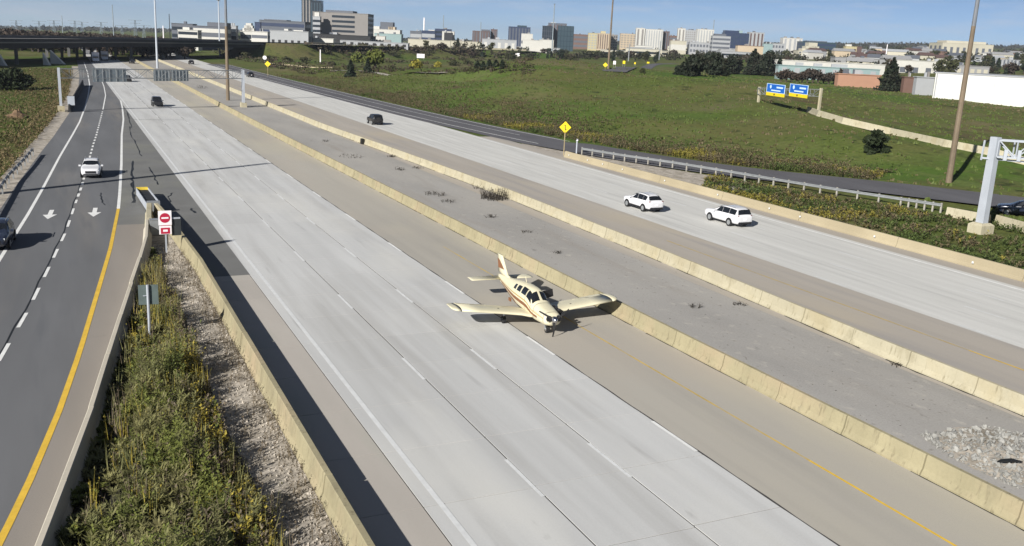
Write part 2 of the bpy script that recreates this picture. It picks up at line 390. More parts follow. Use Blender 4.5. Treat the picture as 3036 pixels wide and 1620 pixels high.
# near shoulder slabs beside the cream barrier
so = MB().grid([[(7.1, s, -.022), (9.99, s, -.022)] for s in (8, 59.2)]).build('near_shoulder', M_joint); tag(so, kind='structure')
me = MB().box((8.53, 0, -.02), (2.88, SL-.025, .040)).build('slab', M_shoulder); md = me.data; bpy.data.objects.remove(me)
s = 26.62-SL*4
while s < 59.1:
    L = min(SL, 59.1-s)
    if L > SL-.01: link('slab', md, M_shoulder, so, loc=(0, s+SL/2, 0))
    else: MB().box((8.53, s+L/2, -.02), (2.88, L-.025, .040)).build('slab', M_shoulder, so)
    s += SL
strip('inner_shoulder', K(21.60), K(28.6), 6, 420, 0.0, M_brown, 12)
line('edge_line_yellow', lambda s: 25.32-.0035*s, 8, 25, .12, M_yellow, parent=near_o, z=.008, step=2)
line('edge_line_yellow', lambda s: 25.32-.0035*s, 25, 64, .11, M_wornyel, parent=near_o, z=.008, step=3)
# joint between concrete lane and shoulder (sealed, slightly wavy)
strip('lane_edge_joint', lambda s: 21.55+.02*math.sin(s*1.3), lambda s: 21.62+.02*math.sin(s*1.7), 8, 170, .007, M_joint, .8, near_o)

# ---------------------------------------------------------------- median, far carriageway, right ramp
B1 = [(28.44,10),(28.40,20),(28.15,40),(28.0,75),(27.75,110),(27.5,145),(27.3,480)]
B2 = [(37.9,10),(38.05,34),(39.0,58),(39.4,85),(38.5,120),(37.5,150),(37.2,480)]
fB1 = lambda s: interp(B1, s); fB2 = lambda s: interp(B2, s)
strip('median_strip', K(28.55), K(39.2), 6, 480, -.004, M_median, 10)
strip('far_carriageway_inner', lambda s: 37.6, K(47.35), 10, 600, 0.0, M_brown2, 10)
farc = strip('far_carriageway', K(47.3), lambda s: 60.4 if s < 160 else lerp(60.4, 57, sstep(160, 330, s)), 18, 660, .005, M_conc2, 10)
strip('far_carriageway_shoulder', K(60.3), K(63.2), 18, 140, 0.0, M_brown2, 10)
line('edge_line_yellow', K(43.85), 20, 33, .12, M_yellow, parent=farc, z=.012, step=6)
line('edge_line_yellow', K(43.85), 33, 62, .10, M_wornyel, parent=farc, z=.012, step=6)
line('edge_line', lambda s: 59.7 if s < 120 else lerp(59.7, 56.4, sstep(120, 330, s)), 22, 400, .22, M_white, parent=farc, z=.014, step=8)
for x0, ph in ((47.6, 33.9), (51.75, 36.8), (55.7, 40.0)):
    s = ph-12
    while s < 300:
        MB().grid([[(x0-.07, s, .014), (x0+.07, s, .014)], [(x0-.07, s+3, .014), (x0+.07, s+3, .014)]]).build('lane_dash', M_wornwhite, farc); s += 12
RAMP_C = [(59.5,420),(60.5,330),(62.3,250),(64.6,180),(67.6,142),(71.2,119),(75.2,106),(80.0,95),(86.6,83.5),(93.5,72),(101,58),(108,40)]
def ribbon(name, pts, w, z, m, parent=None, step=4.0, off=0.0, zf=None):
    P = [Vector((x, y, 0)) for x, y in pts]; Q = []
    for i in range(len(P)-1):
        p0 = P[max(i-1, 0)]; p1 = P[i]; p2 = P[i+1]; p3 = P[min(i+2, len(P)-1)]
        n = max(2, int((p2-p1).length/step))
        for k in range(n):
            t = k/n; Q.append(.5*((2*p1)+(p2-p0)*t+(2*p0-5*p1+4*p2-p3)*t*t+(3*p1-p0-3*p2+p3)*t**3))
    Q.append(P[-1]); rows = []
    for i, q in enumerate(Q):
        tn = (Q[min(i+1, len(Q)-1)]-Q[max(i-1, 0)]).normalized(); nr = Vector((tn.y, -tn.x, 0))
        ww = w(i/len(Q)) if callable(w) else w
        a, c = q+nr*(off-ww/2), q+nr*(off+ww/2)
        za, zc = (zf(a.x, a.y), zf(c.x, c.y)) if zf else (0, 0)
        rows.append([(a.x, a.y, max(za, zc)+z), (c.x, c.y, max(za, zc)+z)])
    o = MB().grid(rows).build(name, m, parent)
    if not parent: tag(o, kind='structure')
    return o
RZ = lambda x, y: max(0.0, H(x, y)) if y < 130 else 0.0
rr = ribbon('exit_ramp', RAMP_C, lambda f: 9.4+2.2*f*f, 0.012, M_dark_asph, zf=RZ)
ribbon('edge_line', RAMP_C[:7], .2, .024, M_white, rr, off=2.9, zf=RZ)
ribbon('edge_line', RAMP_C[:6], .2, .024, M_white, rr, off=-4.4, zf=RZ)
ribbon('lane_line', RAMP_C[:5], .16, .024, M_wornwhite, rr, off=-1.2, zf=RZ)
strip('gore_gravel', lambda s: 63.1, lambda s: max(63.3, interp([(82,62),(80.2,72),(73.8,92.5),(66.2,116.4),(63.5,130)], s)), 84, 130, .01, M_gravel, 4)
strip('verge_gravel_strip', lambda s: fEd(s)-1.9, lambda s: fEd(s)+.1, 40, 360, -.01, M_gravel, 6)
# ---------------------------------------------------------------- concrete barriers
def barrier_section(h=.84, base=.30, top=.11):
    return [(-base,0),(-base,.08),(-base+.11,.30),(-top,h-.03),(-top+.03,h),(top-.03,h),(top,h-.03),(base-.11,.30),(base,.08),(base,0)]
def barrier_run(b, pts, prof, zf=None):
    secs = []
    for i, p in enumerate(pts):
        a = Vector(pts[max(i-1, 0)]); c = Vector(pts[min(i+1, len(pts)-1)]); t = (c-a).normalized(); nr = Vector((t.y, -t.x))
        z = zf(*p) if zf else 0
        secs.append([(p[0]+nr.x*u, p[1]+nr.y*u, z+w) for u, w in prof])
    b.loft(secs); return b
def barrier(label, fc, s0, s1, near_end, m, seg=4.0, gap=.06, group=None, prof=None, sc=lambda s: s):
    """a barrier of precast pieces along the road; pieces beyond near_end run together"""
    prof = prof or barrier_section(); t = thing('concrete_barrier', label, 'barrier', (fc(s0), s0, 0), 0, group)
    ox, oy = fc(s0), s0; s = s0
    while s < near_end-.01:
        e = min(s+seg, near_end); wob = rnd.uniform(-.025, .025)
        pts = [(fc(q)-ox+wob, q-oy) for q in (s+gap/2, e-gap/2)]
        barrier_run(MB(), pts, prof).build('barrier_segment', m, t); s = e
    if s1 > near_end:
        n = max(1, int((s1-near_end)/12)); pts = [(fc(q)-ox, q-oy) for q in np.linspace(near_end, s1, n+1)]
        barrier_run(MB(), pts, prof).build('barrier_run', m, t)
    return t
def foot_joint(fc, side, s0, s1, par, seed, w=.06):
    q = random.Random(seed); s = s0
    w *= 1.6
    while s < s1:
        e = s+q.uniform(3, 14); rows = [[(fc(u)+side*.30-w*q.uniform(.3,1)*(1 if side < 0 else 0), u, .012), (fc(u)+side*.30+w*q.uniform(.3,1)*(0 if side < 0 else 1), u, .012)] for u in np.arange(s, e, .7)]
        if len(rows) > 1: MB().grid(rows).build('foot_crack', M_tar, par)
        s = e+q.uniform(.3, 2.0)
barrier('yellowish concrete median barrier the light aircraft rests its wing on', lambda s: fB1(s)+.30, 10.5, 478, 178, M_barrier)
barrier('pale concrete median barrier beside the carriageway with the white cars', lambda s: fB2(s)+.30, 12, 478, 176, M_barrier2)
b3 = barrier('tan concrete barrier along the outer edge of the far carriageway', lambda s: 62.45, 20, 114, 114, M_barrier3, seg=11.75, gap=.05)
for (px, py) in [(1700,470),(1747,485),(1805,497),(1855,513),(1980,547),(2126,590),(2270,632),(2398,655),(2610,715),(2885,795)]:
    g = G(px, py); MB().box((-.30, g.y-20, .45), (.06,.14,.16)).build('reflector', M_wornwhite, b3)
foot_joint(lambda s: fB1(s)+.30, -1, 12, 150, near_o, 1); foot_joint(lambda s: fB2(s)+.30, -1, 20, 150, farc, 2, .09)
# gore barriers: shadowed one on the ramp side, lit one on the motorway side
barrier('concrete barrier between the left ramp and the weedy gore', fBL, 12, 74.5, 74.5, mat('barrier_concrete_grey', srgb(184,176,160), .85, var=.05, scale=.5, fine=.05, fscale=9, rand=.02), seg=6.25, gap=.02)
barrier('cream concrete barrier between the weedy gore and the motorway shoulder', lambda s: 7.2 if s < 62 else lerp(7.2, 6.75, (s-62)/12.5), 12, 74.5, 74.5, M_barrier, seg=16.2, gap=.12,
        prof=barrier_section(.92, .31, .13))
# other concrete barriers by surveyed outline on the land
def barrier_px(label, pix, m, h=.9, zf=H, group=None, seg=None, z=None, base=.3):
    P = [GT(*q) for q in pix] if z is None else [G(q[0], q[1], z) for q in pix]
    t = thing('concrete_barrier', label, 'barrier', P[0], 0, group)
    loc = [(p.x-P[0].x, p.y-P[0].y) for p in P]; pts = []
    for a, c in zip(loc, loc[1:]):
        n = max(1, int(math.dist(a, c)/8)); pts += [(lerp(a[0], c[0], i/n), lerp(a[1], c[1], i/n)) for i in range(n)]
    pts.append(loc[-1])
    zz = lambda x, y: (zf(x+P[0].x, y+P[0].y)-P[0].z if zf else 0)-.05
    barrier_run(MB(), pts, barrier_section(h, base), zz).build('barrier_run', m, t); return t
barrier_px('long cream barrier climbing the meadow from the blue sign gantry', [(2395,335),(2427,345),(2500,368),(2640,400),(2800,436),(2945,468),(3036,492),(3100,508)], M_barrier2, h=1.1, base=.4)
barrier_px('cream concrete block at the end of the guard rail', [(2806,640),(2932,664)], M_barrier2, z=0, zf=None, h=.95)
barrier_px('cream concrete barrier behind the steel gantry post at right', [(2952,664),(3060,694)], M_barrier2, z=0, zf=None, h=.95)
barrier_px('pale barrier of the distant ramp below the shaded embankment', [(790,190),(860,195),(985,203)], M_barrier3, h=.5, base=.2)
barrier_px('pale parapet of the distant road in front of the grey office block', [(905,136),(1000,134),(1150,134),(1290,139),(1420,146),(1560,152)], M_barrier2, h=1.3)
barrier_px('near-black low wall at the foot of the left sign gantry', [(206,333),(226,292),(246,254)], mat('dark_wall', (.02,.02,.022), .9, var=.2), z=0, zf=None, h=1.4)  # low wall shape in one near-black colour

# ---------------------------------------------------------------- crash cushion and gore signs
t = thing('crash_cushion', 'steel crash cushion with yellow nose at the tip of the gore', 'crash cushion', (5.85, 90.0, 0), R(2))
MB().loft([[(x, 0.0+dy, z) for x, z in ((-.48,.15),(.48,.15),(.48,.85),(-.48,.85))] for dy in (-.35, 0)]+[[(x*.7, .25, z) for x, z in ((-.48,.25),(.48,.25),(.48,.75),(-.48,.75))]]).build('nose', mat('cushion_yellow', srgb(226,196,70), .6, var=.08), t)
for sx in (-1, 1):
    for k in range(3):
        MB().box((sx*(.50+.012*k), -1.75-2.6*k, .52), (.05, 2.72, .62)).build('side_panel', M_galvw, t)
for k in range(3):
    MB().box((0, -1.75-2.6*k, .36), (.86, 2.45, .62)).build('cartridge', mat('cushion_black', (.015,.016,.018), .7, var=.2), t)
MB().box((0, -8.4, .5), (1.0, .35, 1.0)).build('backup_plate', M_galv, t)
t = thing('concrete_block', 'cream concrete transition block behind the crash cushion', 'concrete block', (5.75, 78.2, 0), 0)
barrier_run(MB(), [(.02, 2.8), (-.12, 1.0), (-.35, -1.6), (-.5, -3.6)], barrier_section(.95, .34, .2)).build('block', M_barrier2, t)
barrier_run(MB(), [(.55, 2.8), (.7, 1.0), (.95, -3.6)], barrier_section(.92, .3, .15)).build('flank', M_barrier2, t)
t = thing('utility_cabinet', 'low grey steel box behind the no-entry sign', 'cabinet', (5.55, 72.9, 0), 0)
MB().box((.1, 0, .55), (.95, .6, 1.1)).build('housing', M_galv, t); MB().box((.1, 0, 1.13), (1.0, .66, .05)).build('lid', M_galv, t)
# no-entry sign (red disc, white bar) over a small red and white plate
def disc(b, c, r, y, n=24, a0=0, a1=2*math.pi):
    P = [(c[0]+r*math.cos(a0+(a1-a0)*i/n), y, c[1]+r*math.sin(a0+(a1-a0)*i/n)) for i in range(n+1)]
    return b.add(P, [tuple(range(n+1))])
M_signw = mat('sign_white', srgb(235,230,232), .5, var=.02); M_signr = mat('sign_red', srgb(176,30,62), .5, var=.04)
t = thing('no_entry_sign', 'no-entry sign with red disc and red plate below, at the gore', 'road sign', (5.72, 66.6, 0), R(3))
MB().box((0, .04, 1.2), (.10, .06, 2.5)).build('post', M_galvw, t)
pn = MB().box((-.02, -.02, 2.42), (.86, .02, 1.0)).build('sign_panel', M_signw, t)
b = MB(); disc(b, (-.02, 2.42), .34, -.036); b.build('disc', M_signr, pn)
MB().box((-.02, -.042, 2.42), (.46, .006, .11)).build('bar', M_signw, pn)
pl = MB().box((-.02, -.02, 1.58), (.80, .02, .58)).build('lower_plate', M_signw, t)
MB().box((-.02, -.034, 1.53), (.60, .006, .42)).build('red_field', M_signr, pl); MB().box((-.02, -.040, 1.54), (.30, .006, .15)).build('inscription', M_signw, pl)
MB().box((0, -.033, 1.9), (.62, .006, .035)).build('line', M_signr, pl)
MB().box((.72, .10, 1.72), (.62, .03, 1.15)).build('turned_panel', mat('sign_back_dark', (.03,.035,.036), .6, var=.1), t)
MB().box((.62, .07, 2.36), (.74, .03, .12)).build('bracket', M_galvw, t)
t = thing('road_sign', 'grey back of a road sign on a steel post in the weeds', 'road sign', (3.12, 47.4, 0), R(-6))
MB().tube((0,0,0), (0,0,2.8), .065, n=8).build('post', M_galvw, t)
MB().box((.02, .08, 2.28), (.92, .025, 1.0)).build('sign_panel', mat('sign_back_greenish', srgb(96,108,106), .5, var=.08, scale=2, metal=.2), t)
MB().box((-.10, -.02, 2.26), (.26, .03, .035)).build('clamp', M_galvw, t)
# yellow diamond warning sign
M_signy = mat('sign_yellow', srgb(232,204,30), .5, var=.04); M_signk = mat('sign_black', (.012,.012,.01), .6, var=.1)
def diamond(loc, h, sz, label, rz, arrow=True):
    t = thing('warning_sign', label, 'road sign', loc, rz)
    MB().box((0, .05, h/2), (.12, .10, h)).build('post', mat('wood_post', srgb(150,136,104), .9, var=.1), t)
    r = sz*.72; c = h-.05
    pn = MB().add([(0,0,c-r),(r,0,c),(0,0,c+r),(-r,0,c),(0,.02,c-r),(r,.02,c),(0,.02,c+r),(-r,.02,c)], [(0,1,2,3),(7,6,5,4),(0,4,5,1),(1,5,6,2),(2,6,7,3),(3,7,4,0)]).build('sign_panel', M_signy, t)
    if arrow:
        b = MB(); b.box((-.02,-.012,c+.03), (.10,.006,r*.75)); b.box((.10,-.012,c-r*.38), (.22,.006,.09)); b.box((-.10,-.012,c+r*.36), (.18,.006,.08)); b.build('symbol', M_signk, pn)
    return t
g = G(1671, 462); diamond((g.x, g.y, 0), 4.0, 1.15, 'yellow diamond sign with black bent arrow at the barrier end', -R(22))
g = GT(794, 226); diamond((g.x, g.y, g.z), 4.0, 1.4, 'small distant yellow sign on the grass above the ramp', -R(20), False)
g = GT(1794, 208); diamond((g.x, g.y, g.z), 1.6, 1.1, 'small yellow marker at the foot of the brown hilltop pole', -R(30), False)
g = GT(785, 190); t = thing('road_sign', 'small white round sign left of the distant yellow sign', 'road sign', g, -R(20))
MB().tube((0,0,0), (0,0,2.2), .06).build('post', M_galv, t); b = MB(); b.tube((0,-.03,2.6), (0,.0,2.6), .9, n=16); b.build('sign_panel', M_signw, t)

# ---------------------------------------------------------------- guard rails: every post a part
def guardrail(label, P, sp=2.0, side=1, h=.75, cap=None, pw=.20):
    """P: list of (x, y); posts stand on the side given"""
    t = thing('guard_rail', label, 'guard rail', (P[0][0], P[0][1], 0)); ox, oy = P[0]
    L = []
    for a, c in zip(P, P[1:]):
        n = max(1, int(round(math.dist(a, c)/sp))); L += [(lerp(a[0], c[0], i/n)-ox, lerp(a[1], c[1], i/n)-oy) for i in range(n)]
    L.append((P[-1][0]-ox, P[-1][1]-oy)); secs = []
    for i, p in enumerate(L):
        a = Vector(L[max(i-1, 0)]); c = Vector(L[min(i+1, len(L)-1)]); d = (c-a).normalized(); nr = Vector((d.y, -d.x))
        secs.append([(p[0]+nr.x*u, p[1]+nr.y*u, z) for u, z in ((0,h-.32),(.06,h-.27),(.06,h-.22),(0,h-.17),(0,h-.14),(.06,h-.09),(.06,h-.04),(0,h),(-.012,h),(-.012,h-.32))])
        q = Vector(p)-nr*(.11*side)
        MB().box((q.x, q.y, (h+.06)/2-.05), (pw, pw, h+.16), math.atan2(d.y, d.x)).build('post', cap or M_galv, t)
    MB().loft(secs).build('rail', M_galv, t); return t
M_post = mat('guard_post', srgb(150,146,136), .8, var=.08)
guardrail('long steel guard rail with square posts along the right exit ramp', [(66.3,116.4),(68.6,108.6),(71.5,101.4),(74.0,92.4),(75.9,84.2),(77.6,78.2),(80.1,71.4)], 2.15, 1, 1.0, M_post, .17)
guardrail('short stretch of close-set guard posts before the cream concrete block', [(80.1,71.4),(81.5,67.4)], .8, 1, 1.0, M_post, .17)
guardrail('curved steel guard rail on the left verge of the ramp', [(-6.9,62),(-6.35,74),(-5.95,84),(-5.3,99),(-4.3,111),(-3.7,119.5)], 3.2, -1, .85, None, .12)
g = G(1722, 459); t = thing('marker_post', 'white marker post with round top where the guard rail begins', 'marker post', (g.x-.4, g.y+.6, 0))
MB().tube((0,0,0), (0,0,1.9), .10, n=10).build('shaft', M_galvw, t); MB().tube((0,0,1.9), (0,0,2.2), .18, .12, n=10).build('cap', M_signw, t)

# ---------------------------------------------------------------- overhead gantries
def truss(t, p0, p1, hh, dd, m, bay=2.2, r=.09):
    """box truss between p0 and p1 (local), hh high and dd deep: chords and webs as parts"""
    p0, p1 = Vector(p0), Vector(p1); ax = (p1-p0); L = ax.length; ax.normalize(); sd = Vector((-ax.y, ax.x, 0))*(dd/2); up = Vector((0,0,hh/2))
    for a in (-1, 1):
        for c in (-1, 1): MB().bar(p0+sd*a+up*c, p1+sd*a+up*c, r*1.5).build('chord', m, t)
    n = max(2, int(L/bay))
    for a in (-1, 1):
        for i in range(n):
            q0 = p0+ax*(L*i/n)+sd*a; q1 = p0+ax*(L*(i+1)/n)+sd*a; s = 1 if i % 2 else -1
            MB().bar(q0-up*s, q1+up*s, r).build('brace', m, t); MB().bar(q0-up, q0+up, r).build('strut', m, t)
t = thing('sign_gantry', 'steel truss gantry over the ramp and motorway, signs seen from behind', 'gantry', (-.6, 179.4, 0))
pr = Vector((32.85, 14.2, 0))
for k, p in enumerate(((0,0,0), pr)):
    p = Vector(p)
    for q in ((0,.45),(0,-.45)) if k else ((0,0),):
        MB().bar(p+Vector((q[0],q[1],0)), p+Vector((q[0],q[1],7.3)), .42, .42).build('post', M_galvw, t)
    MB().box((p.x, p.y, .35), (1.1,1.6,1.1)).build('footing', M_barrier2, t)
truss(t, (0,0,6.35), (pr.x,pr.y,6.35), 1.55, 1.0, M_galv, 1.9, .07)
for a0, a1, z0, z1 in ((.155,.325,4.9,7.25),(.47,.565,5.05,7.05),(.568,.665,5.05,7.05)):
    c = pr*((a0+a1)/2); L = pr.length*(a1-a0); an = math.atan2(pr.y, pr.x)
    sp = MB().box((c.x+.25, c.y+.62, (z0+z1)/2), (L, .05, z1-z0), an).build('sign_panel', M_signback, t)
    for j in range(5):
        q = pr*lerp(a0, a1, (j+.5)/5); MB().bar((q.x+.22, q.y+.56, z0+.05), (q.x+.22, q.y+.56, z1-.05), .10).build('stiffener', M_galv, sp)
MB().box((1.6, -1.4, 1.9), (1.1,.5,1.5)).build('control_cabinet', M_galvw, t)
# right-hand gantry, its beam leaves the picture
bx, by = 76.3, 58.4
t = thing('sign_gantry', 'white steel gantry post with lamp-lined truss beam at the right edge', 'gantry', (bx, by, 0))
MB().loft([[(x, y, -.1) for x, y in ((-.85,-.75),(.85,-.75),(.85,.75),(-.85,.75))], [(x, y, .75) for x, y in ((-.85,-.75),(.85,-.75),(.85,.75),(-.85,.75))], [(x, y, .95) for x, y in ((-.6,-.5),(.6,-.5),(.6,.5),(-.6,.5))]]).build('footing', M_barrier2, t)
MB().loft([[(x*s, y*s, z) for x, y in ((-.30,-.36),(.30,-.36),(.30,.36),(-.30,.36))] for s, z in ((1.12,.9),(1.0,8.85))]).build('post', M_galvw, t)
d = Vector((.80,-.60,0)).normalized()
truss(t, d*.2+Vector((0,0,7.85)), d*16+Vector((0,0,7.85)), 1.5, .9, M_galvw, 1.5, .10)
for j in range(8):
    q = d*(1.1+1.15*j)+Vector((-.62*d.y*-1, 0, 0)); MB().box((q.x-.35, q.y-.45, 7.35), (.30,.14,1.0), math.atan2(d.y, d.x)).build('panel_bracket', M_galvw, t)
MB().bar((-.9*d.x, -.9*d.y, 6.9), (3.6*d.x, 3.6*d.y, 6.75), .16).build('walkway_beam', M_galvw, t)
MB().bar((-.95*d.x, -.95*d.y, 6.7), (-.9*d.x, -.9*d.y, 8.5), .12).build('end_rail', M_galvw, t)
MB().bar((3.5*d.x, 3.5*d.y, 6.75), (3.55*d.x, 3.55*d.y, 6.05), .12).build('lamp_arm', M_galvw, t); MB().box((3.8*d.x, 3.8*d.y, 5.9), (.5,.3,.25)).build('lamp', M_galvw, t)
# blue sign gantry on the meadow
pl_, pr_ = GT(2248, 303), GT(2425, 344)
t = thing('sign_gantry', 'gantry on the meadow carrying two blue and yellow road signs', 'gantry', pl_)
v = pr_-pl_; an = math.atan2(v.y, v.x)
dl = pl_.dot(FW); dr = pr_.dot(FW)
zl = AT(2250, 259, dl).z-pl_.z; zr = AT(2431, 263, dr).z-pl_.z
MB().bar((0,0,-.5), (0,0,zl), .42).build('post', M_barrier2, t); MB().bar(v-Vector((0,0,.5)), (v.x, v.y, zr), .42).build('post', M_barrier2, t)
zb = lerp(zl, zr, .5)-1.0
truss(t, (0,0,zl-.9), (v.x,v.y,zr-.9), 1.3, .8, M_galv, 3.2, .08)
M_blue = mat('sign_blue', srgb(24,96,186), .5, var=.05, scale=.8); M_lblue = mat('sign_print', srgb(196,222,246), .5, var=.02)
for (x0, x1, k) in ((2279,2331,0),(2346,2398,1)):
    f0, f1 = (x0-2250)/(2428-2250), (x1-2250)/(2428-2250); f0, f1 = [f*dl/(dl*f+dr*(1-f)) for f in (f0, f1)]
    a, c = v*f0, v*f1; mid = (a+c)/2; L = (c-a).xy.length*1.04; zt = lerp(zl, zr, (f0+f1)/2)
    nrm = Vector((math.sin(an), -math.cos(an), 0)); q = Vector((mid.x, mid.y, 0))+nrm*.62
    hb = 2.35*dl/268; H2 = 25*dl/F_PX; cz = zt-.3
    def pane(name, cx, cz_, w, h, m, off, par): 
        p = q+Vector((math.cos(an), math.sin(an), 0))*cx+nrm*off
        return MB().box((p.x, p.y, cz_), (w, .02, h), an).build(name, m, par)
    sp = pane('sign_panel', 0, cz, L, H2, M_lblue, 0, t)
    pane('blue_field', 0, cz, L*.94, H2*.90, M_blue, .022, sp)
    pane('inscription', L*.22, cz+H2*.13, L*.34, H2*.18, M_lblue, .040, sp); pane('inscription', L*.02, cz-H2*.24, L*.5, H2*.14, M_lblue, .040, sp)
    b = MB(); p = q+Vector((math.cos(an), math.sin(an), 0))*(-L*.27)+nrm*.045
    rr_ = H2*.22; b.add([(p.x+math.cos(an)*rr_*math.cos(w), p.y+math.sin(an)*rr_*math.cos(w), cz+H2*.15+rr_*math.sin(w)) for w in np.linspace(0, 2*math.pi, 13)[:-1]], [tuple(range(12))]); b.build('shield', M_lblue, sp)
    pane('yellow_panel', 0, cz-H2*.5-H2*.19, L, H2*.36, M_signy, 0, t)
    pane('inscription', -L*.05, cz-H2*.69, L*.06, H2*.2, M_signk, .02, t)

# ---------------------------------------------------------------- lamp masts
def mast(label, base, h, r0, r1, m, head=True, arm=0, m_up=None, split=.6):
    t = thing('lamp_mast', label, 'lamp mast', base)
    if m_up:
        rs = lerp(r0, r1, split); MB().tube((0,0,-.4), (0,0,h*split), r0, rs, n=10).build('shaft', m, t); MB().tube((0,0,h*split), (0,0,h), rs, r1, n=10).build('upper_shaft', m_up, t)
    else: MB().tube((0,0,-.4), (0,0,h), r0, r1, n=10).build('shaft', m, t)
    if head:
        MB().tube((0,0,h-.3), (0,0,h+.2), .5, .5, n=12).build('crown_ring', M_dark, t)
        for k in range(6): a = k*math.pi/3; MB().box((math.cos(a)*.8, math.sin(a)*.8, h-.1), (.5,.3,.25), a).build('lamp', M_galv, t)
    return t
g = GT(2812, 543); mast('tall brown steel lamp mast on the meadow near the right edge' , g, 31, .40, .18, M_rust, m_up=mat('steel_blue_grey', srgb(108,112,118), .6, var=.08), split=.62)
g = G(676, 298); mast('brown lamp mast standing in the median beside the gantry', (g.x, g.y, 0), 31, .40, .2, M_rust, m_up=mat('steel_blue_grey', srgb(108,112,118)), split=.5)
g = G(467, 203); mast('pale lamp mast in the median before the overpass', (g.x, g.y, 0), 33, .42, .2, M_galvw)
g = GT(1803, 206); mast('slender brown lamp mast on top of the grassy hill', g, 31, .36, .17, M_rust, m_up=M_rust)
tp = G(813, 483); mast('tall lamp mast beyond the left edge whose thin shadow crosses the ramp', (tp.x-31.5/math.tan(SUN_EL)*math.sin(SUN_AZ), tp.y-31.5/math.tan(SUN_EL)*math.cos(SUN_AZ), 0), 31, .62, .34, M_rust, head=False)
def mast_px(label, px0, base, top, px1, w, m, head=False, d=None):
    g = GT(px0, base) if d is None else AT(px0, base, d)
    if d is not None: g.z = H(g.x, g.y)
    dd = g.dot(FW); z = AT(px1, top, dd).z; return mast(label, g, z-g.z, w*dd/F_PX/2, w*dd/F_PX/2.6, m, head)
mast_px('pale lamp mast beside the shaded embankment', 652, 168, 2, 647, 4.5, M_galvw, True)
mast_px('thin dark mast behind the overpass at left', 337, 100, 15, 335, 3.2, M_signback, False, 640)
mast_px('short grey pole rising behind the left distant trees', 186, 92, 47, 186, 2.4, M_signback, False, 700)
mast_px('lone white pole between the left trees and the offices', 485, 112, 77, 485, 4, M_signw, False, 600)
mast_px('dark thin mast left of the striped office', 503, 84, 42, 502, 2.5, M_dark, False, 800)
mast_px('white chimney-like mast in the skyline beyond the shopping centre', 1257, 92, 53, 1257, 5, M_signw, False, 1600)
mast_px('thin dark mast above the dark portal building', 1314, 92, 46, 1314, 3, M_signback, False, 1300)
mast_px('thin pole above the brown office block', 1425, 92, 66, 1425, 2.5, M_signback, False, 1300)
mast_px('dark lamp mast in front of the tall dark office', 1636, 160, 13, 1637, 3.6, M_signback, True)
mast_px('white lamp mast standing right of the hilltop pole', 1863, 182, 130, 1864, 3.6, M_galv, False)
mast_px('second white lamp mast farther right on the hill road', 1954, 178, 122, 1955, 3.2, M_galv, False)
mast_px('thin grey mast in front of the white apartment towers', 2109, 150, 60, 2111, 3, M_signback, True)
mast_px('white pole beside the yellow block in the town', 2624, 185, 132, 2624, 3, M_signw, False)
mast_px('short white post at the foot of the shaded embankment', 950, 186, 148, 950, 4, M_signw, False)

# ---------------------------------------------------------------- overpass
BR = [(-95,190),(-40,306),(25,438),(75,508)]
BR = [(-120,140),(-70,240),(-20,343),(25,438),(75,508),(104,548),(140,587)]
t = thing('overpass', 'long dark overpass crossing all carriageways in the distance', 'bridge', (25,438,0))
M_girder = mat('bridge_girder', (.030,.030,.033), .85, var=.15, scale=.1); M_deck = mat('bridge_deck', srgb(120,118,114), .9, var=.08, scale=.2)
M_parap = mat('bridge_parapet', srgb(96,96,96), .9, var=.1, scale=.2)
def off(pts, d):
    out = []
    for i, p in enumerate(pts):
        a = Vector(pts[max(i-1, 0)]); c = Vector(pts[min(i+1, len(pts)-1)]); tt = (c-a).normalized(); out.append((p[0]-tt.y*d-25, p[1]+tt.x*d-438))
    return out
A0 = off(BR, 0); A1 = off(BR, 30)
def slab_run(name, P, Q, z0, z1, m, par=t):
    return MB().loft([[(p[0],p[1],z0),(q[0],q[1],z0),(q[0],q[1],z1),(p[0],p[1],z1)] for p, q in zip(P, Q)]).build(name, m, par)
slab_run('deck', off(BR, -.8), off(BR, 30.8), 7.0, 7.45, M_deck)
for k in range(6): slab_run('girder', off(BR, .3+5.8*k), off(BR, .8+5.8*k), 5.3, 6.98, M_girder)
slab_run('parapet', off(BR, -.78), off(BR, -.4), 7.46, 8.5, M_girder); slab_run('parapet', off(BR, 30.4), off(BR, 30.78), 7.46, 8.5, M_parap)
def pier(f, w0, w1):
    for k in range(5):
        p = Vector(off(BR, 2+6.4*k)[2]).lerp(Vector(off(BR, 2+6.4*k)[3]), f); MB().box((p.x, p.y, 2.6), (1.1,1.1,5.4)).build('pier_column', M_parap, t)
pier(.18, 0, 0); pier(.86, 0, 0)
q0 = Vector(off(BR, 1)[3]).lerp(Vector(off(BR, 1)[4]), .06); q1 = Vector(off(BR, 29)[3]).lerp(Vector(off(BR, 29)[4]), .06)
for k in range(5): p = q0.lerp(q1, k/4); MB().box((p.x, p.y, 2.6), (1.1,1.1,5.4)).build('pier_column', M_parap, t)
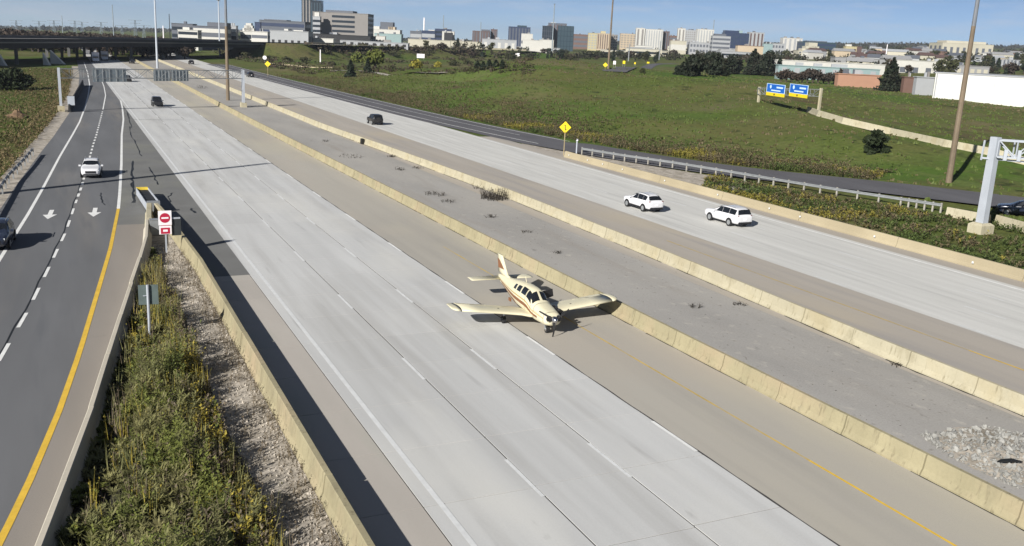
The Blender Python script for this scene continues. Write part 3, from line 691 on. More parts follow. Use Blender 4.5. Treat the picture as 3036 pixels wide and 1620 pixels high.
# abutment wing walls (sun-lit wedges)
M_wing = mat('abutment_concrete', srgb(206,204,196), .9, var=.05, scale=.3)
for (px, d, w, hh) in ((163,330,3.6,4.6),(133,318,1.6,4.0),(2,300,1.6,3.6),(534,452,4.4,3.6),(478,440,1.8,3.4)):
    p = AT(px, 164, d); b = MB(); x0, y0 = p.x-25, p.y-438; ex = RT.xy.normalized()
    P = [(x0-ex.x*w*.5, y0-ex.y*w*.5), (x0+ex.x*w*.9, y0+ex.y*w*.9)]; f = FW.xy.normalized()*1.2
    b.add([(P[0][0],P[0][1],-.2),(P[1][0],P[1][1],-.2),(P[0][0],P[0][1],hh),(P[0][0]+f.x,P[0][1]+f.y,-.2),(P[1][0]+f.x,P[1][1]+f.y,-.2),(P[0][0]+f.x,P[0][1]+f.y,hh)],
          [(0,1,2),(3,5,4),(0,3,4,1),(1,4,5,2),(2,5,3,0)]); b.build('wing_wall', M_wing, t)
# ---------------------------------------------------------------- light aircraft
M_cream = mat('aircraft_cream', srgb(208,201,172), .42, var=.03, scale=1.5, local=True, coat=.15)
M_stripe = mat('aircraft_stripe', srgb(128,84,52), .45, var=.08, scale=2, local=True)
M_gold = mat('aircraft_gold', srgb(168,140,76), .45, var=.06, local=True)
M_seam = mat('aircraft_seam', (.05,.045,.04), .6, var=.1)
FUS = [ # x, z bottom, z top, half width, exponent
    (2.92,.72,1.10,.26,2.2),(2.86,.62,1.20,.42,2.6),(2.6,.55,1.30,.50,2.8),(2.0,.50,1.40,.55,2.8),(1.42,.47,1.47,.58,2.8),(1.12,.46,1.56,.60,2.6),
    (.55,.45,1.95,.61,2.5),(.2,.45,2.03,.61,2.5),(-.6,.46,2.03,.60,2.5),(-1.4,.50,1.98,.57,2.5),(-2.2,.60,1.86,.48,2.4),(-3.2,.78,1.70,.34,2.3),
    (-4.2,.95,1.58,.21,2.2),(-5.0,1.06,1.50,.11,2.0),(-5.45,1.12,1.44,.05,2.0)]
def fus_at(x):
    xs = [f[0] for f in FUS]
    for a, c in zip(FUS, FUS[1:]):
        if c[0] <= x <= a[0]:
            t = (x-a[0])/(c[0]-a[0]); return [lerp(a[i], c[i], t) for i in range(5)]
    return FUS[0] if x > FUS[0][0] else FUS[-1]
def fus_pt(x, ang, offs=0.0):       # ang from the top, positive to the left (+y)
    _, zb, zt, hw, e = fus_at(x); zc, hz = (zb+zt)/2, (zt-zb)/2; s, c = math.sin(ang), math.cos(ang)
    up = max(0, c)                   # cabin sides lean inwards
    y = hw*math.copysign(abs(s)**(2/e), s)*(1-.16*up*(1 if x < 1.0 else 0)); z = zc+hz*math.copysign(abs(c)**(2/e), c)
    return Vector((x, y+offs*s, z+offs*c))
ac = thing('light_aircraft', 'cream single-engine light aircraft with brown stripes stopped on the motorway', 'aircraft', (22.98, 44.75, 0), R(-93.4))
NR = 28
b = MB(); b.loft([[fus_pt(x, 2*math.pi*k/NR) for k in range(NR)] for x in [2.92,2.86,2.6,2.3,2.0,1.7,1.42,1.12,.85,.55,.2,-.2,-.6,-1,-1.4,-1.8,-2.2,-2.7,-3.2,-3.7,-4.2,-4.6,-5,-5.45]])
fus = b.build('fuselage', M_cream, ac, smooth=True)
def fpatch(name, m, par, x0b, x1b, x0t, x1t, a0, a1, offs=.010, n=6, k=5):
    rows = []
    for i in range(n+1):
        t = i/n; rows.append([fus_pt(lerp(lerp(x0b, x0t, t), lerp(x1b, x1t, t), j/k), lerp(a0, a1, t), offs) for j in range(k+1)])
    return MB().grid(rows).build(name, m, par, smooth=True)
for sd in (1, -1):
    a0, a1 = R(70)*sd, R(33)*sd
    fpatch('windscreen', M_glass, fus, 1.16, .62, 1.16, .62, R(4)*sd, R(52)*sd, .014)
    fpatch('side_window', M_glass, fus, .98, .30, .58, .30, R(70)*sd, a1, .012)
    fpatch('side_window', M_glass, fus, .18, -.45, .18, -.45, a0, a1, .012)
    fpatch('side_window', M_glass, fus, -.60, -1.15, -.60, -1.10, a0, R(40)*sd, .012)
    fpatch('side_window', M_glass, fus, -1.32, -1.72, -1.32, -1.62, a0, R(43)*sd, .012)
    fpatch('stripe', M_stripe, fus, 1.9, -4.9, 1.9, -4.9, R(103)*sd, R(92)*sd, .008, 2, 30)
    fpatch('stripe', M_gold, fus, 2.6, -4.6, 2.6, -4.6, R(88)*sd, R(85)*sd, .008, 2, 30)
    fpatch('stripe', M_stripe, fus, -1.0, -4.4, -1.4, -4.4, R(128)*sd, R(112)*sd, .008, 3, 20)
    fpatch('belly_dark_patch', M_seam, fus, -.2, -1.3, -.1, -1.1, R(146)*sd, R(124)*sd, .008, 3, 8)  # plain dark patch low on each fuselage side, near the wing root
for x0 in (1.43, 2.62): fpatch('panel_seam', M_seam, fus, x0, x0-.022, x0, x0-.022, R(-118), R(118), .006, 26, 1)
for sd in (1, -1):
    fpatch('panel_seam', M_seam, fus, 2.6, 1.43, 2.6, 1.43, R(81)*sd, R(80)*sd, .007, 1, 12)
    fpatch('door_seam', M_seam, fus, .22, .205, .22, .205, R(118)*sd, R(30)*sd, .007, 10, 1); fpatch('door_seam', M_seam, fus, 1.02, 1.005, 1.02, 1.005, R(118)*sd, R(72)*sd, .007, 6, 1)
# nose: intakes, spinner, bent propeller, landing light
for sd in (1, -1):
    MB().tube((2.90, .27*sd, 1.02), (2.97, .27*sd, 1.02), .15, .15, n=14).build('air_intake', M_dark, fus)
    MB().tube((2.88, .27*sd, 1.02), (2.95, .27*sd, 1.02), .18, .18, n=14, caps=False).build('intake_ring', M_chrome, fus)
MB().tube((2.93, 0, .78), (2.99, 0, .78), .13, .13, n=12).build('landing_light', M_chrome, fus)
sp = MB().loft([[(x, r*math.cos(a), .98+r*math.sin(a)) for a in np.linspace(0, 2*math.pi, 13)[:-1]] for x, r in ((2.9,.19),(3.05,.18),(3.18,.12),(3.25,.03))]).build('spinner', M_chrome, ac, smooth=True)
for a0 in (R(150), R(270), R(30)):
    rows = []
    for i in range(8):
        t = i/7; r = .12+.88*t; w = .065*(1-.35*t)*(1.0 if i else .6); bend = -.35*max(0, t-.45)**1.5
        c, s = math.cos(a0), math.sin(a0); tw = .06*(1-t)
        rows.append([(3.02+bend+tw*k/w*.5*w*2, r*c-k*s, .98+r*s+k*c) for k in (-w, 0, w)])
    MB().grid(rows).build('propeller_blade', mat('propeller_black', (.03,.03,.032), .5, var=.1), sp)
for k in range(3): MB().bar((2.2-.35*k, .58, 1.28), (2.1-.35*k, .80, 1.12-.1*k), .18, .14).build('engine_part', M_dark, ac)
cow = fpatch('open_cowl', mat('cowl_inner', (.03,.032,.036), .6, var=.2), ac, 2.55, 1.45, 2.55, 1.45, R(96), R(46), .02)
# wing: constant chord, dihedral, rounded tips
def foil(xle, chord, y, z, tk=.13, n=9):
    up = []; lo = []
    for i in range(n+1):
        u = (1-math.cos(math.pi*i/n))/2
        yt = tk/.2*chord*(.2969*math.sqrt(u)-.126*u-.3516*u*u+.2843*u**3-.1036*u**4)
        up.append((xle-u*chord, y, z+yt*1.15)); lo.append((xle-u*chord, y, z-yt*.75))
    return up+lo[-2:0:-1]
for sd in (1, -1):
    secs = []
    for (y, ext, ch, tk) in ((.3,.30,1.95,.12),(.62,.28,1.92,.13),(1.05,.04,1.66,.135),(2,.0,1.62,.135),(3.4,0,1.62,.13),(4.50,0,1.62,.125)):
        secs.append(foil(.95+ext, ch, y*sd, .60+.125*y, tk))
    w = MB().loft(secs).build('wing', M_cream, ac, smooth=True); fixnormals(w)
    secs = []
    for (y, ch, tk, dx) in ((4.52,1.60,.125,0),(4.73,1.52,.12,-.03),(4.90,1.25,.10,-.16),(4.98,.85,.07,-.34)):
        secs.append(foil(.95+dx, ch, y*sd, .60+.125*y+(.02 if y > 4.9 else 0), tk))
    tip = MB().loft(secs).build('wing_tip', M_cream, w, smooth=True); fixnormals(tip)
    MB().loft([[(p[0], p[1], p[2]) for p in foil(.957, 1.634, (y)*sd, .60+.125*y, .131)] for y in (4.485,4.525)]).build('tip_seam', M_seam, w)
    for y0, y1, nm in ((2.75,4.4,'aileron'),(.85,2.65,'flap')):
        zz = lambda y, x: .60+.125*y
        MB().loft([[(-.30,y*sd,zz(y,0)+.062),(-.675,y*sd,zz(y,0)+.018),(-.675,y*sd,zz(y,0)-.012),(-.30,y*sd,zz(y,0)-.045)] for y in (y0, y1)]).build(nm, M_cream, w)
        MB().box(((-.285), (y0+y1)/2*sd, zz((y0+y1)/2,0)+.066), (.018, (y1-y0), .006)).build('hinge_seam', M_seam, w).rotation_euler = (0,0,0)
    MB().tube((.35,2.2*sd,.60+.125*2.2+.10), (.35,2.2*sd,.60+.125*2.2+.125), .07, n=10).build('fuel_cap', M_seam, w)
    # main gear
    MB().tube((-.05,1.68*sd,.75), (-.05,1.68*sd,.22), .05, n=8).build('gear_leg', M_galvw, ac)
    wl = MB().tube((-.05,1.60*sd,.21), (-.05,1.76*sd,.21), .21, n=16).build('wheel', M_rubber, ac); MB().tube((-.05,1.585*sd,.21), (-.05,1.775*sd,.21), .10, n=12).build('hub', M_chrome, wl)
    # stabilator
    st = MB().loft([foil(-4.62, .92, y*sd, 1.28, .09) for y in (.04, 1.85)]+[foil(-4.68, .80, 1.98*sd, 1.28, .06)]).build('stabilator', M_cream, ac, smooth=True); fixnormals(st)
fin = MB().loft([[(xl-u*c, yy, z) for u, yy in ((0,0),(.2,.055*c),(.6,.05*c),(1,.006),(1,-.006),(.6,-.05*c),(.2,-.055*c))] for xl, c, z in ((-2.9,2.5,1.60),(-3.75,1.75,1.72),(-4.05,1.45,1.95),(-4.72,.98,2.62),(-4.82,.80,2.68))]).build('fin', M_cream, ac, smooth=True); fixnormals(fin)
for sd in (1, -1):
    MB().add([(-4.25,.095*sd,1.95),(-5.30,.062*sd,1.86),(-5.52,.05*sd,2.42),(-5.1,.075*sd,2.36)], [(0,1,2,3)]).build('fin_stripe', M_stripe, fin)
    MB().add([(-4.95,.058*sd,1.80),(-4.97,.058*sd,1.80),(-5.30,.045*sd,2.60),(-5.28,.045*sd,2.60)], [(0,1,2,3)]).build('rudder_seam', M_seam, fin)
# nose gear
MB().tube((2.0,0,.6), (2.12,0,.2), .05, n=8).build('nose_leg', M_galvw, ac)
nw = MB().tube((2.14,-.09,.20), (2.14,.09,.20), .20, n=18).build('nose_wheel', M_rubber, ac)
MB().tube((2.14,-.105,.20), (2.14,.105,.20), .11, n=14).build('hub', M_chrome, nw)
MB().bar((2.14,-.13,.20), (2.02,-.13,.62), .05).build('fork', M_galv, nw)
# rear door on the left side stands open
dr = MB().loft([[(-.55,.60,1.0),(-.50,.60,1.0),(-.50,.52,1.52),(-.55,.52,1.52)],[(-1.0,1.70,1.12),(-.95,1.70,1.12),(-.95,1.62,1.55),(-1.0,1.62,1.55)]]).build('open_door', mat('door_lining', (.03,.028,.03), .7, var=.2), ac)
fpatch('door_opening', M_dark, fus, -.62, -1.6, -.62, -1.5, R(120), R(45), .012)
MB().tube((-1.9,-.02,.58), (-1.9,-.02,.35), .015).build('belly_antenna', M_seam, ac); MB().bar((-1.0,0,2.02), (-1.2,0,2.30), .02, .05).build('roof_antenna', M_cream, ac)
MB().box((-2.35,-.42,.66), (.30,.06,.18)).build('step', M_stripe, ac)

# ---------------------------------------------------------------- cars
CARS = {  # stations: x, z bottom, z belt, z top, half width, half width of roof edge
 'suv': dict(L=4.66, hw=.93, st=[(2.33,.42,.72,.80,.66,.60),(2.25,.28,.82,.93,.80,.70),(1.9,.24,.92,1.02,.90,.76),(1.35,.24,.97,1.08,.93,.78),(.95,.24,1.0,1.13,.93,.76),(.15,.24,1.03,1.60,.93,.66),(-.3,.24,1.05,1.67,.93,.66),(-1.2,.24,1.07,1.66,.93,.65),(-1.70,.24,1.08,1.57,.91,.62),(-2.15,.28,1.06,1.14,.88,.74),(-2.30,.34,.98,1.06,.82,.70),(-2.34,.44,.86,.94,.76,.66)],
    ws=(.90,.20), rw=(-2.13,-1.72), side=[(.70,.10,-.29),(-.34,-.34,-1.14),(-1.18,-1.18,-1.72)]),
 'wagon': dict(L=4.9, hw=.95, st=[(2.45,.42,.74,.82,.70,.62),(2.35,.28,.86,.96,.84,.72),(1.9,.24,.95,1.06,.93,.78),(1.3,.24,1.0,1.12,.95,.80),(.95,.24,1.02,1.16,.95,.78),(.2,.24,1.05,1.63,.95,.70),(-.3,.24,1.06,1.70,.95,.70),(-1.4,.24,1.08,1.70,.95,.69),(-2.1,.24,1.08,1.64,.93,.67),(-2.32,.28,1.05,1.12,.90,.76),(-2.42,.34,.98,1.05,.85,.72),(-2.46,.44,.86,.94,.78,.66)],
    ws=(.90,.26), rw=(-2.31,-2.11), side=[(.70,.14,-.27),(-.31,-.31,-1.19),(-1.23,-1.23,-2.08)]),
 'jeep': dict(L=4.3, hw=.92, st=[(2.15,.45,.90,1.0,.80,.74),(2.08,.36,1.02,1.10,.86,.78),(1.7,.34,1.08,1.15,.90,.80),(.85,.34,1.10,1.18,.92,.80),(.50,.34,1.12,1.70,.92,.74),(.2,.34,1.12,1.80,.92,.74),(-1.3,.34,1.12,1.80,.92,.74),(-1.95,.34,1.12,1.76,.91,.73),(-2.08,.40,1.10,1.22,.89,.80),(-2.14,.46,1.0,1.1,.86,.78)],
    ws=(.82,.54), rw=(-2.05,-1.97), side=[(.46,.30,-.20),(-.28,-.28,-1.0),(-1.08,-1.08,-1.85)])}
def car(label, cat, paint, loc, heading, kind='suv', front=True, far=False, plate=True, group=None):
    """heading: direction of travel as angle of +x local"""
    cfg = CARS[kind]; ST = cfg['st']; t = thing('car', label, cat, loc, heading, group)
    def sec(st):
        x, zb, zm, zt, w, wt = st; sill = zb+.16; mid = lerp(zb, zm, .55)
        half = [(w*.86, zb),(w*.97, sill),(w, mid),(w*.985, zm-.04),(w*.95, zm),(lerp(w*.95, wt, .9), lerp(zm, zt, .86)),(wt*.9, zt-.015),(wt*.5, zt)]
        return [(x, y, z) for y, z in half]+[(x, -y, z) for y, z in half[::-1]]
    body = MB().loft([sec(s) for s in ST]).build('body', paint, t, smooth=True); fixnormals(body)
    md = body.modifiers.new('sub', 'SUBSURF'); md.levels = 1; md.render_levels = 1
    def stat(x):
        for a, c in zip(ST, ST[1:]):
            if c[0] <= x <= a[0]:
                k = (x-a[0])/(c[0]-a[0]); return [lerp(a[i], c[i], k) for i in range(6)]
        return list(ST[-1])
    def side_pt(x, f, sd, o=.012):
        _, zb, zm, zt, w, wt = stat(x); y = lerp(w*.955, lerp(w*.95, wt, .9), f); z = lerp(zm+.02, lerp(zm, zt, .88), f)
        return (x, sd*(y+o), z+.004)
    for sd in (1, -1):
        for (xb0, xt0, x1) in cfg['side']:
            rows = []
            for i in range(4):
                f = .06+.90*i/3; rows.append([side_pt(lerp(lerp(xb0, xt0, i/3), x1, j/3), f, sd) for j in range(4)])
            MB().grid(rows).build('side_window', M_glass, body)
    for nm, (x0, x1) in (('windscreen', cfg['ws']), ('rear_window', cfg['rw'])):
        rows = []
        o = .02 if nm == 'windscreen' else -.03
        for i in range(5):
            f = .06+.86*i/4; x = lerp(x0, x1, f); _, zb, zm, zt, w, wt = stat(x); yy = lerp(w*.86, wt*.92, f)*.97
            rows.append([(x+o, yy*k, zt+.022-(.02 if abs(k) == 1 else 0)-abs(k)*.02) for k in (-1,-.5,0,.5,1)])
        MB().grid(rows).build(nm, M_glass, body)
    wb = 1.38 if kind != 'jeep' else 1.3; rad = .36 if kind != 'jeep' else .40
    for x in (wb, -wb):
        for sd in (1, -1):
            arch = MB(); P = [(x+(rad+.07)*math.cos(a), sd*(cfg['hw']+.004), rad+(rad+.06)*math.sin(a)) for a in np.linspace(-.25, math.pi+.25, 14)]
            arch.add(P+[(x, sd*(cfg['hw']+.004), rad*.7)], [(i, i+1, 14) for i in range(13)]); arch.build('wheel_arch', M_dark, body)
            wl = MB().tube((x, sd*(cfg['hw']-.20), rad), (x, sd*(cfg['hw']+.03), rad), rad, n=18).build('wheel', M_rubber, t)
            MB().tube((x, sd*(cfg['hw']-.05), rad), (x, sd*(cfg['hw']+.036), rad), rad*.62, n=14).build('rim', M_galv, wl)
    xf, xr = ST[1][0], ST[-2][0]
    if kind == 'suv':
        for sd in (1, -1): MB().box((0, sd*(cfg['hw']-.02), .36), (1.9, .05, .16)).build('sill_cladding', M_dark, t)
    for sd in (1, -1):
        MB().box((xf-.10, sd*.60, .80), (.18, .30, .13)).build('headlight', mat('headlight', (.75,.77,.8), .15, var=.03), t)
        MB().box((xr+.14, sd*.72, .98), (.22, .16, .26)).build('tail_light', mat('tail_light', (.13,.012,.012), .3, var=.1), t)
        MB().box((.72, sd*(cfg['hw']+.10), 1.12), (.16,.20,.15)).build('mirror', paint, t)
        if kind != 'jeep': MB().bar((.0, sd*.60, 1.70), (-1.7, sd*.58, 1.70), .035).build('roof_rail', M_galv, t)
    MB().box((ST[0][0]+.005, 0, .66), (.05, .95, .22)).build('grille', M_dark, t); MB().box((ST[0][0]-.02, 0, .42), (.10, 1.3, .14)).build('front_bumper', M_dark, t)
    MB().box((ST[-1][0]+.02, 0, .42), (.12, 1.4, .20)).build('rear_bumper', M_dark, t); MB().box((ST[-1][0]-.012, 0, .74), (.02,.32,.16)).build('plate', M_signw, t)
    if kind == 'jeep': MB().tube((ST[-1][0]-.02, 0, 1.0), (ST[-1][0]-.22, 0, 1.0), .36, n=16).build('spare_wheel', M_rubber, t)
    return t
P_white = mat('paint_white', srgb(208,208,210), .3, var=.01, coat=.5); P_black = mat('paint_black', (.012,.012,.013), .3, var=.05, coat=.5)
P_navy = mat('paint_navy', (.016,.022,.040), .25, var=.05, coat=.6)
TOW, AWAY = R(-90), R(90)
car('white SUV driving away on the far carriageway, left of the pair', 'car', P_white, (50.25, 75.6, .006), AWAY+R(1), 'suv')
car('white estate-like SUV driving away, nearer the tan barrier', 'car', P_white, (54.25, 67.6, .006), AWAY+R(1), 'wagon')
car('white SUV coming down the left ramp astride the dashed line', 'car', P_white, (2.05, 103.4, .002), TOW-R(4), 'suv')
car('dark blue SUV cut off by the left edge of the picture', 'car', P_navy, (-4.75, 71.6, .002), TOW-R(4.5), 'suv')
car('black SUV coming along the near carriageway under the gantry shadow', 'car', P_black, (16.0, 193, .006), TOW, 'jeep')
car('black boxy off-roader driving away on the far carriageway', 'car', P_black, (49.1, 160, .006), AWAY, 'jeep')
g = G(376, 243); car('small distant black car seen below the left gantry signs', 'car', P_black, (g.x+.3, g.y+2, .006), TOW, 'suv')
g = G(276, 185); car('tiny dark car far up the near carriageway by the asphalt edge', 'car', P_black, (g.x+.5, g.y+3, .006), TOW, 'suv')
g = G(567, 191); car('tiny dark car far up the right carriageway', 'car', P_black, (g.x, g.y, .006), AWAY, 'wagon')
g = G(742, 229); car('dark vehicle beside the right gantry post on the exit ramp', 'car', P_black, (g.x, g.y, .02), AWAY, 'suv')
g = G(3018, 655, 0); car('dark car behind the cream barrier at the right edge', 'car', P_navy, (g.x+3.0, g.y+2.0, .05), R(130), 'suv')
# lorries in the shadow of the overpass
def lorry(label, paint, loc, h, L=9.0, boxc=None):
    t = thing('lorry', label, 'truck', loc, h)
    MB().box((-1.2, 0, 2.25), (L-2.4, 2.5, 2.7)).build('cargo_box', boxc or M_signw, t)
    MB().loft([[(L/2, -1.15+.0, .5),(L/2, 1.15, .5),(L/2-.1, 1.15, 1.6),(L/2-.1, -1.15, 1.6)][0:4], [(L/2-1.9, -1.2, .5),(L/2-1.9, 1.2, .5),(L/2-1.9, 1.15, 2.6),(L/2-1.9, -1.15, 2.6)]]).build('cab', paint, t)
    MB().box((L/2-.55, 0, 1.95), (.9, 1.9, .6)).build('windscreen', M_glass, t); MB().box((-.5, 0, .75), (L-1.5, .9, .3)).build('chassis', M_dark, t)
    for x in (L/2-1.0, -L/2+1.4, -L/2+2.6):
        for sd in (1, -1): MB().tube((x, sd*.9, .5), (x, sd*1.22, .5), .5, n=14).build('wheel', M_rubber, t)
lorry('white box lorry approaching below the overpass', P_white, (11.8, 402, .01), TOW, 9)
lorry('white van-like lorry beside it in the overpass shadow', P_white, (15.8, 424, .01), TOW, 7)
for i, (x, y, l) in enumerate(((19.5,433,'dark car in the overpass shadow near the median'),(13.5,462,'dark car just beyond the overpass shadow'),(24.6,400,'dark car parked on the inner shoulder before the overpass'))):
    car(l, 'car', P_black, (x, y, .006), TOW, 'suv')
# ---------------------------------------------------------------- vegetation
def cards(b, c, n, rad, size, q, up=.3, flat=False):
    """n small leaf faces through an ellipsoid volume"""
    for _ in range(n):
        while True:
            p = Vector((q.uniform(-1,1), q.uniform(-1,1), q.uniform(-1,1)))
            if .25 < p.length < 1: break
        p = Vector((p.x*rad[0], p.y*rad[1], p.z*rad[2]))+Vector(c)
        nrm = Vector((q.gauss(0,1), q.gauss(0,1), q.gauss(up,1))).normalized(); u = nrm.orthogonal().normalized(); v = nrm.cross(u)
        a = q.uniform(0, 6.28); u, v = u*math.cos(a)+v*math.sin(a), v*math.cos(a)-u*math.sin(a); s = size*q.uniform(.6,1.3)
        b.add([p-u*s, p+v*s*.5, p+u*s, p-v*s*.5], [(0,1,2,3)])
def tree_meshes(kind, h, w, q, leaf=.3, n=900):
    tr = MB(); cr = MB()
    tr.tube((0,0,-.3), (0,0,h*.75), w*.07+.06, .03, n=7)
    if kind == 'conifer':
        L = max(7, int(h*1.1))
        for i in range(L):
            f = i/(L-1); z = h*(.10+.86*f); r = w/2*(1-f)**.75*q.uniform(.8,1.12)+.1; m = max(3, int(3+6*(1-f)))
            for k in range(m):
                a = 6.28*k/m+q.uniform(-.4,.4); rr = r*q.uniform(.75,1.1); e = (rr*.6*math.cos(a), rr*.6*math.sin(a), z-rr*.12)
                tr.tube((0,0,z), (rr*math.cos(a), rr*math.sin(a), z-rr*.2), .03+.012*w*(1-f), .01, n=4, caps=False)
                cards(cr, e, max(5, int(n/(L*m))), (rr*.55, rr*.55, h/L*.55), leaf, q, .5)
    elif kind == 'bush':
        m = 26
        for k in range(m):
            a = q.uniform(0, 6.28); rr = q.uniform(.0,.36)*w; z = h*q.uniform(.08,.92)*(1-.9*(rr/w)); s = q.uniform(.14,.24)
            cards(cr, (rr*math.cos(a), rr*math.sin(a), z), n//m, (w*s, w*s, h*.16), leaf, q)
    else:
        tr.tube((0,0,h*.2), (w*.22,0,h*.7), .08, .02, n=5); tr.tube((0,0,h*.25), (-w*.2,w*.15,h*.72), .08, .02, n=5); tr.tube((0,0,h*.3), (0,-w*.22,h*.65), .07, .02, n=5)
        m = 13
        for k in range(m):
            a = q.uniform(0, 6.28); rr = q.uniform(.05,.34)*w; z = h*q.uniform(.32,.86); s = (1-abs(z/h-.55))*.30
            cards(cr, (rr*math.cos(a), rr*math.sin(a), z), n//m, (w*s, w*s, h*.16), leaf, q)
    return tr, cr
M_bark = mat('bark', (.055,.042,.032), .95, var=.2, scale=2, local=True)
M_pine = leafmat('pine_needles', (.012,.018,.010), (.020,.026,.014), (.026,.022,.014), hueper=.5)
M_spruce = leafmat('spruce_needles', (.016,.024,.016), (.026,.036,.020), hueper=.6)
M_willow = leafmat('yellow_green_leaves', (.085,.105,.022), (.120,.130,.030), (.060,.075,.018))
M_yleaf = leafmat('yellow_leaves', (.26,.22,.030), (.20,.19,.030))
M_olive = leafmat('olive_leaves', (.035,.045,.018), (.055,.055,.024), (.075,.062,.034))
M_brownleaf = leafmat('brown_leaves', (.050,.036,.026), (.036,.030,.024), (.060,.040,.028), hueper=.08)
def plant_tree(label, cat, px, base, top, wpx, kind, m, seed, d=None, leaf=.3, n=1000, group=None, name=None):
    g = GT(px, base) if d is None else AT(px, base, d)
    if d is not None: g.z = H(g.x, g.y)
    dd = g.dot(FW); h = AT(px, top, dd).z-g.z; w = wpx*dd/F_PX; q = random.Random(seed)
    tr, cr = tree_meshes(kind, h, w, q, leaf, n); t = thing(name or ('conifer_tree' if kind == 'conifer' else 'leafy_tree'), label, cat, g, q.uniform(0, 6), group)
    tr.build('trunk', M_bark, t); cr.build('crown', m, t); return t
for i, (px, base, top, w, lab, k) in enumerate([(2060,226,160,100,'leftmost broad dark pine of the hilltop clump','bush'),(2120,224,152,90,'second dark pine of the hilltop clump, with domed crown','bush'),
        (2178,222,158,86,'dark brownish pine in the middle of the hilltop clump','bush'),(2232,224,146,70,'tall dark pine in the right half of the hilltop clump','conifer'),(2272,226,150,86,'rightmost broad dark pine of the hilltop clump','bush'),(2020,224,196,46,'low dark shrub at the left foot of the pine clump','bush')]):
    plant_tree(lab, 'tree', px, base, top, w, k, M_pine, 40+i, leaf=.75, n=2600, group='hilltop pines')
plant_tree('lone dark pine standing before the orange wall', 'tree', 2638, 271, 172, 84, 'conifer', M_pine, 50, leaf=.6, n=2600)
plant_tree('small dark pine leaning at the right foot of the lone pine', 'tree', 2676, 272, 236, 46, 'bush', M_pine, 51, leaf=.5, n=900)
plant_tree('round dark green bush alone on the meadow', 'bush', 2592, 464, 392, 84, 'bush', leafmat('dark_bush', (.014,.022,.008),(.022,.030,.012)), 52, leaf=.38, n=2600, name='round_bush')
plant_tree('dark cone-shaped conifer by the valley path', 'tree', 1040, 230, 184, 34, 'conifer', M_spruce, 53, leaf=.6, n=1300)
plant_tree('narrow grey-green conifer right of the cone-shaped one', 'tree', 1090, 218, 178, 26, 'conifer', M_spruce, 54, leaf=.5, n=800)
plant_tree('tall yellow-green willow in the valley', 'tree', 1112, 205, 140, 62, 'leafy', M_willow, 55, leaf=.9, n=1500)
plant_tree('low yellow-green bush left of the willow', 'bush', 1062, 186, 156, 50, 'bush', M_willow, 56, leaf=.8, n=700, name='leafy_bush')
plant_tree('bright yellow bush in the valley, larger of two', 'bush', 1232, 204, 176, 46, 'bush', M_yleaf, 57, leaf=.6, n=700, name='leafy_bush')
plant_tree('bright yellow bush in the valley, smaller right one', 'bush', 1298, 200, 182, 26, 'bush', M_yleaf, 58, leaf=.5, n=400, name='leafy_bush')
for i, (px, base, top, w) in enumerate([(1415,208,184,22),(1432,207,186,18),(1450,206,180,22),(1470,205,182,22),(1488,204,182,18)]):
    plant_tree('one of five small dark conifers in a row on the valley edge', 'tree', px, base, top, w, 'conifer', M_spruce, 60+i, leaf=.5, n=500, group='row of small dark conifers')
for i, (px, base, top, w, lab) in enumerate([(800,178,166,52,'grey-olive shrub nearest the distant round sign'),(850,184,168,40,'grey-olive shrub above the distant ramp barrier'),(905,186,170,44,'olive shrub left of the short white post'),
        (985,194,182,30,'low olive shrub right of the short white post'),(1165,172,150,60,'olive shrub right of the willow'),(1210,166,150,46,'dark olive shrub behind the yellow bushes'),(1345,196,176,46,'olive shrub right of the yellow bushes'),(1385,192,176,40,'olive shrub left of the small conifer row'),
        (1520,178,160,22,'narrow dark shrub under the dark blue office'),(1676,176,158,16,'small dark shrub left of the hilltop pole'),(1705,180,166,14,'tiny dark shrub beside it on the hill'),(1905,218,205,16,'small shrub right of the hilltop road'),(720,174,152,60,'dark olive shrub at the foot of the embankment')]):
    plant_tree(lab, 'bush', px, base, top, w, 'bush', M_olive, 80+i, leaf=.55, n=420, group='valley shrubs', name='leafy_bush')
plant_tree('big dark bush at the left edge beside the gantry', 'bush', 28, 268, 196, 150, 'bush', leafmat('dark_bush', (.014,.022,.008),(.022,.030,.012)), 98, leaf=.4, n=3200, name='leafy_bush')
g = GT(52, 352); t = thing('tree_stump', 'pale brown splintered stump on the left verge', 'stump', g, 0); q = random.Random(4)
MB().loft([[(r*math.cos(a)*q.uniform(.5,1.4), r*math.sin(a)*q.uniform(.5,1.4), z*q.uniform(.7,1.2)) for a in np.linspace(0, 6.28, 9)[:-1]] for z, r in ((-.3,1.7),(.3,1.3),(.8,.9),(1.3,.35))]).build('stump', mat('stump_wood', srgb(112,90,68), .95, var=.2, scale=2), t)

# weeds in the gore: many stems and leaves
def weed(b, x, y, z, h, q, leaf, nl, spread=.35, wf=.22):
    dx, dy = q.gauss(0, spread)*h*.5, q.gauss(0, spread)*h*.5
    top = Vector((x+dx, y+dy, z+h)); b0 = Vector((x, y, z)); w = .012+.006*h
    sdv = Vector((q.uniform(-1,1), q.uniform(-1,1), 0)).normalized()*w
    b.add([b0-sdv, b0+sdv, top], [(0,1,2)])
    for k in range(nl):
        t = q.uniform(.2, 1.0); p = b0.lerp(top, t); a = q.uniform(0, 6.28); L = leaf*q.uniform(.6,1.4)*(1.2-.5*t)
        d = Vector((math.cos(a), math.sin(a), q.uniform(.0,1.1))).normalized(); s = d.cross(Vector((0,0,1))).normalized()*(L*wf)
        b.add([p, p+d*L*.5+s, p+d*L, p+d*L*.5-s], [(0,1,2,3)])
q = random.Random(21); weeds = [MB() for _ in range(4)]
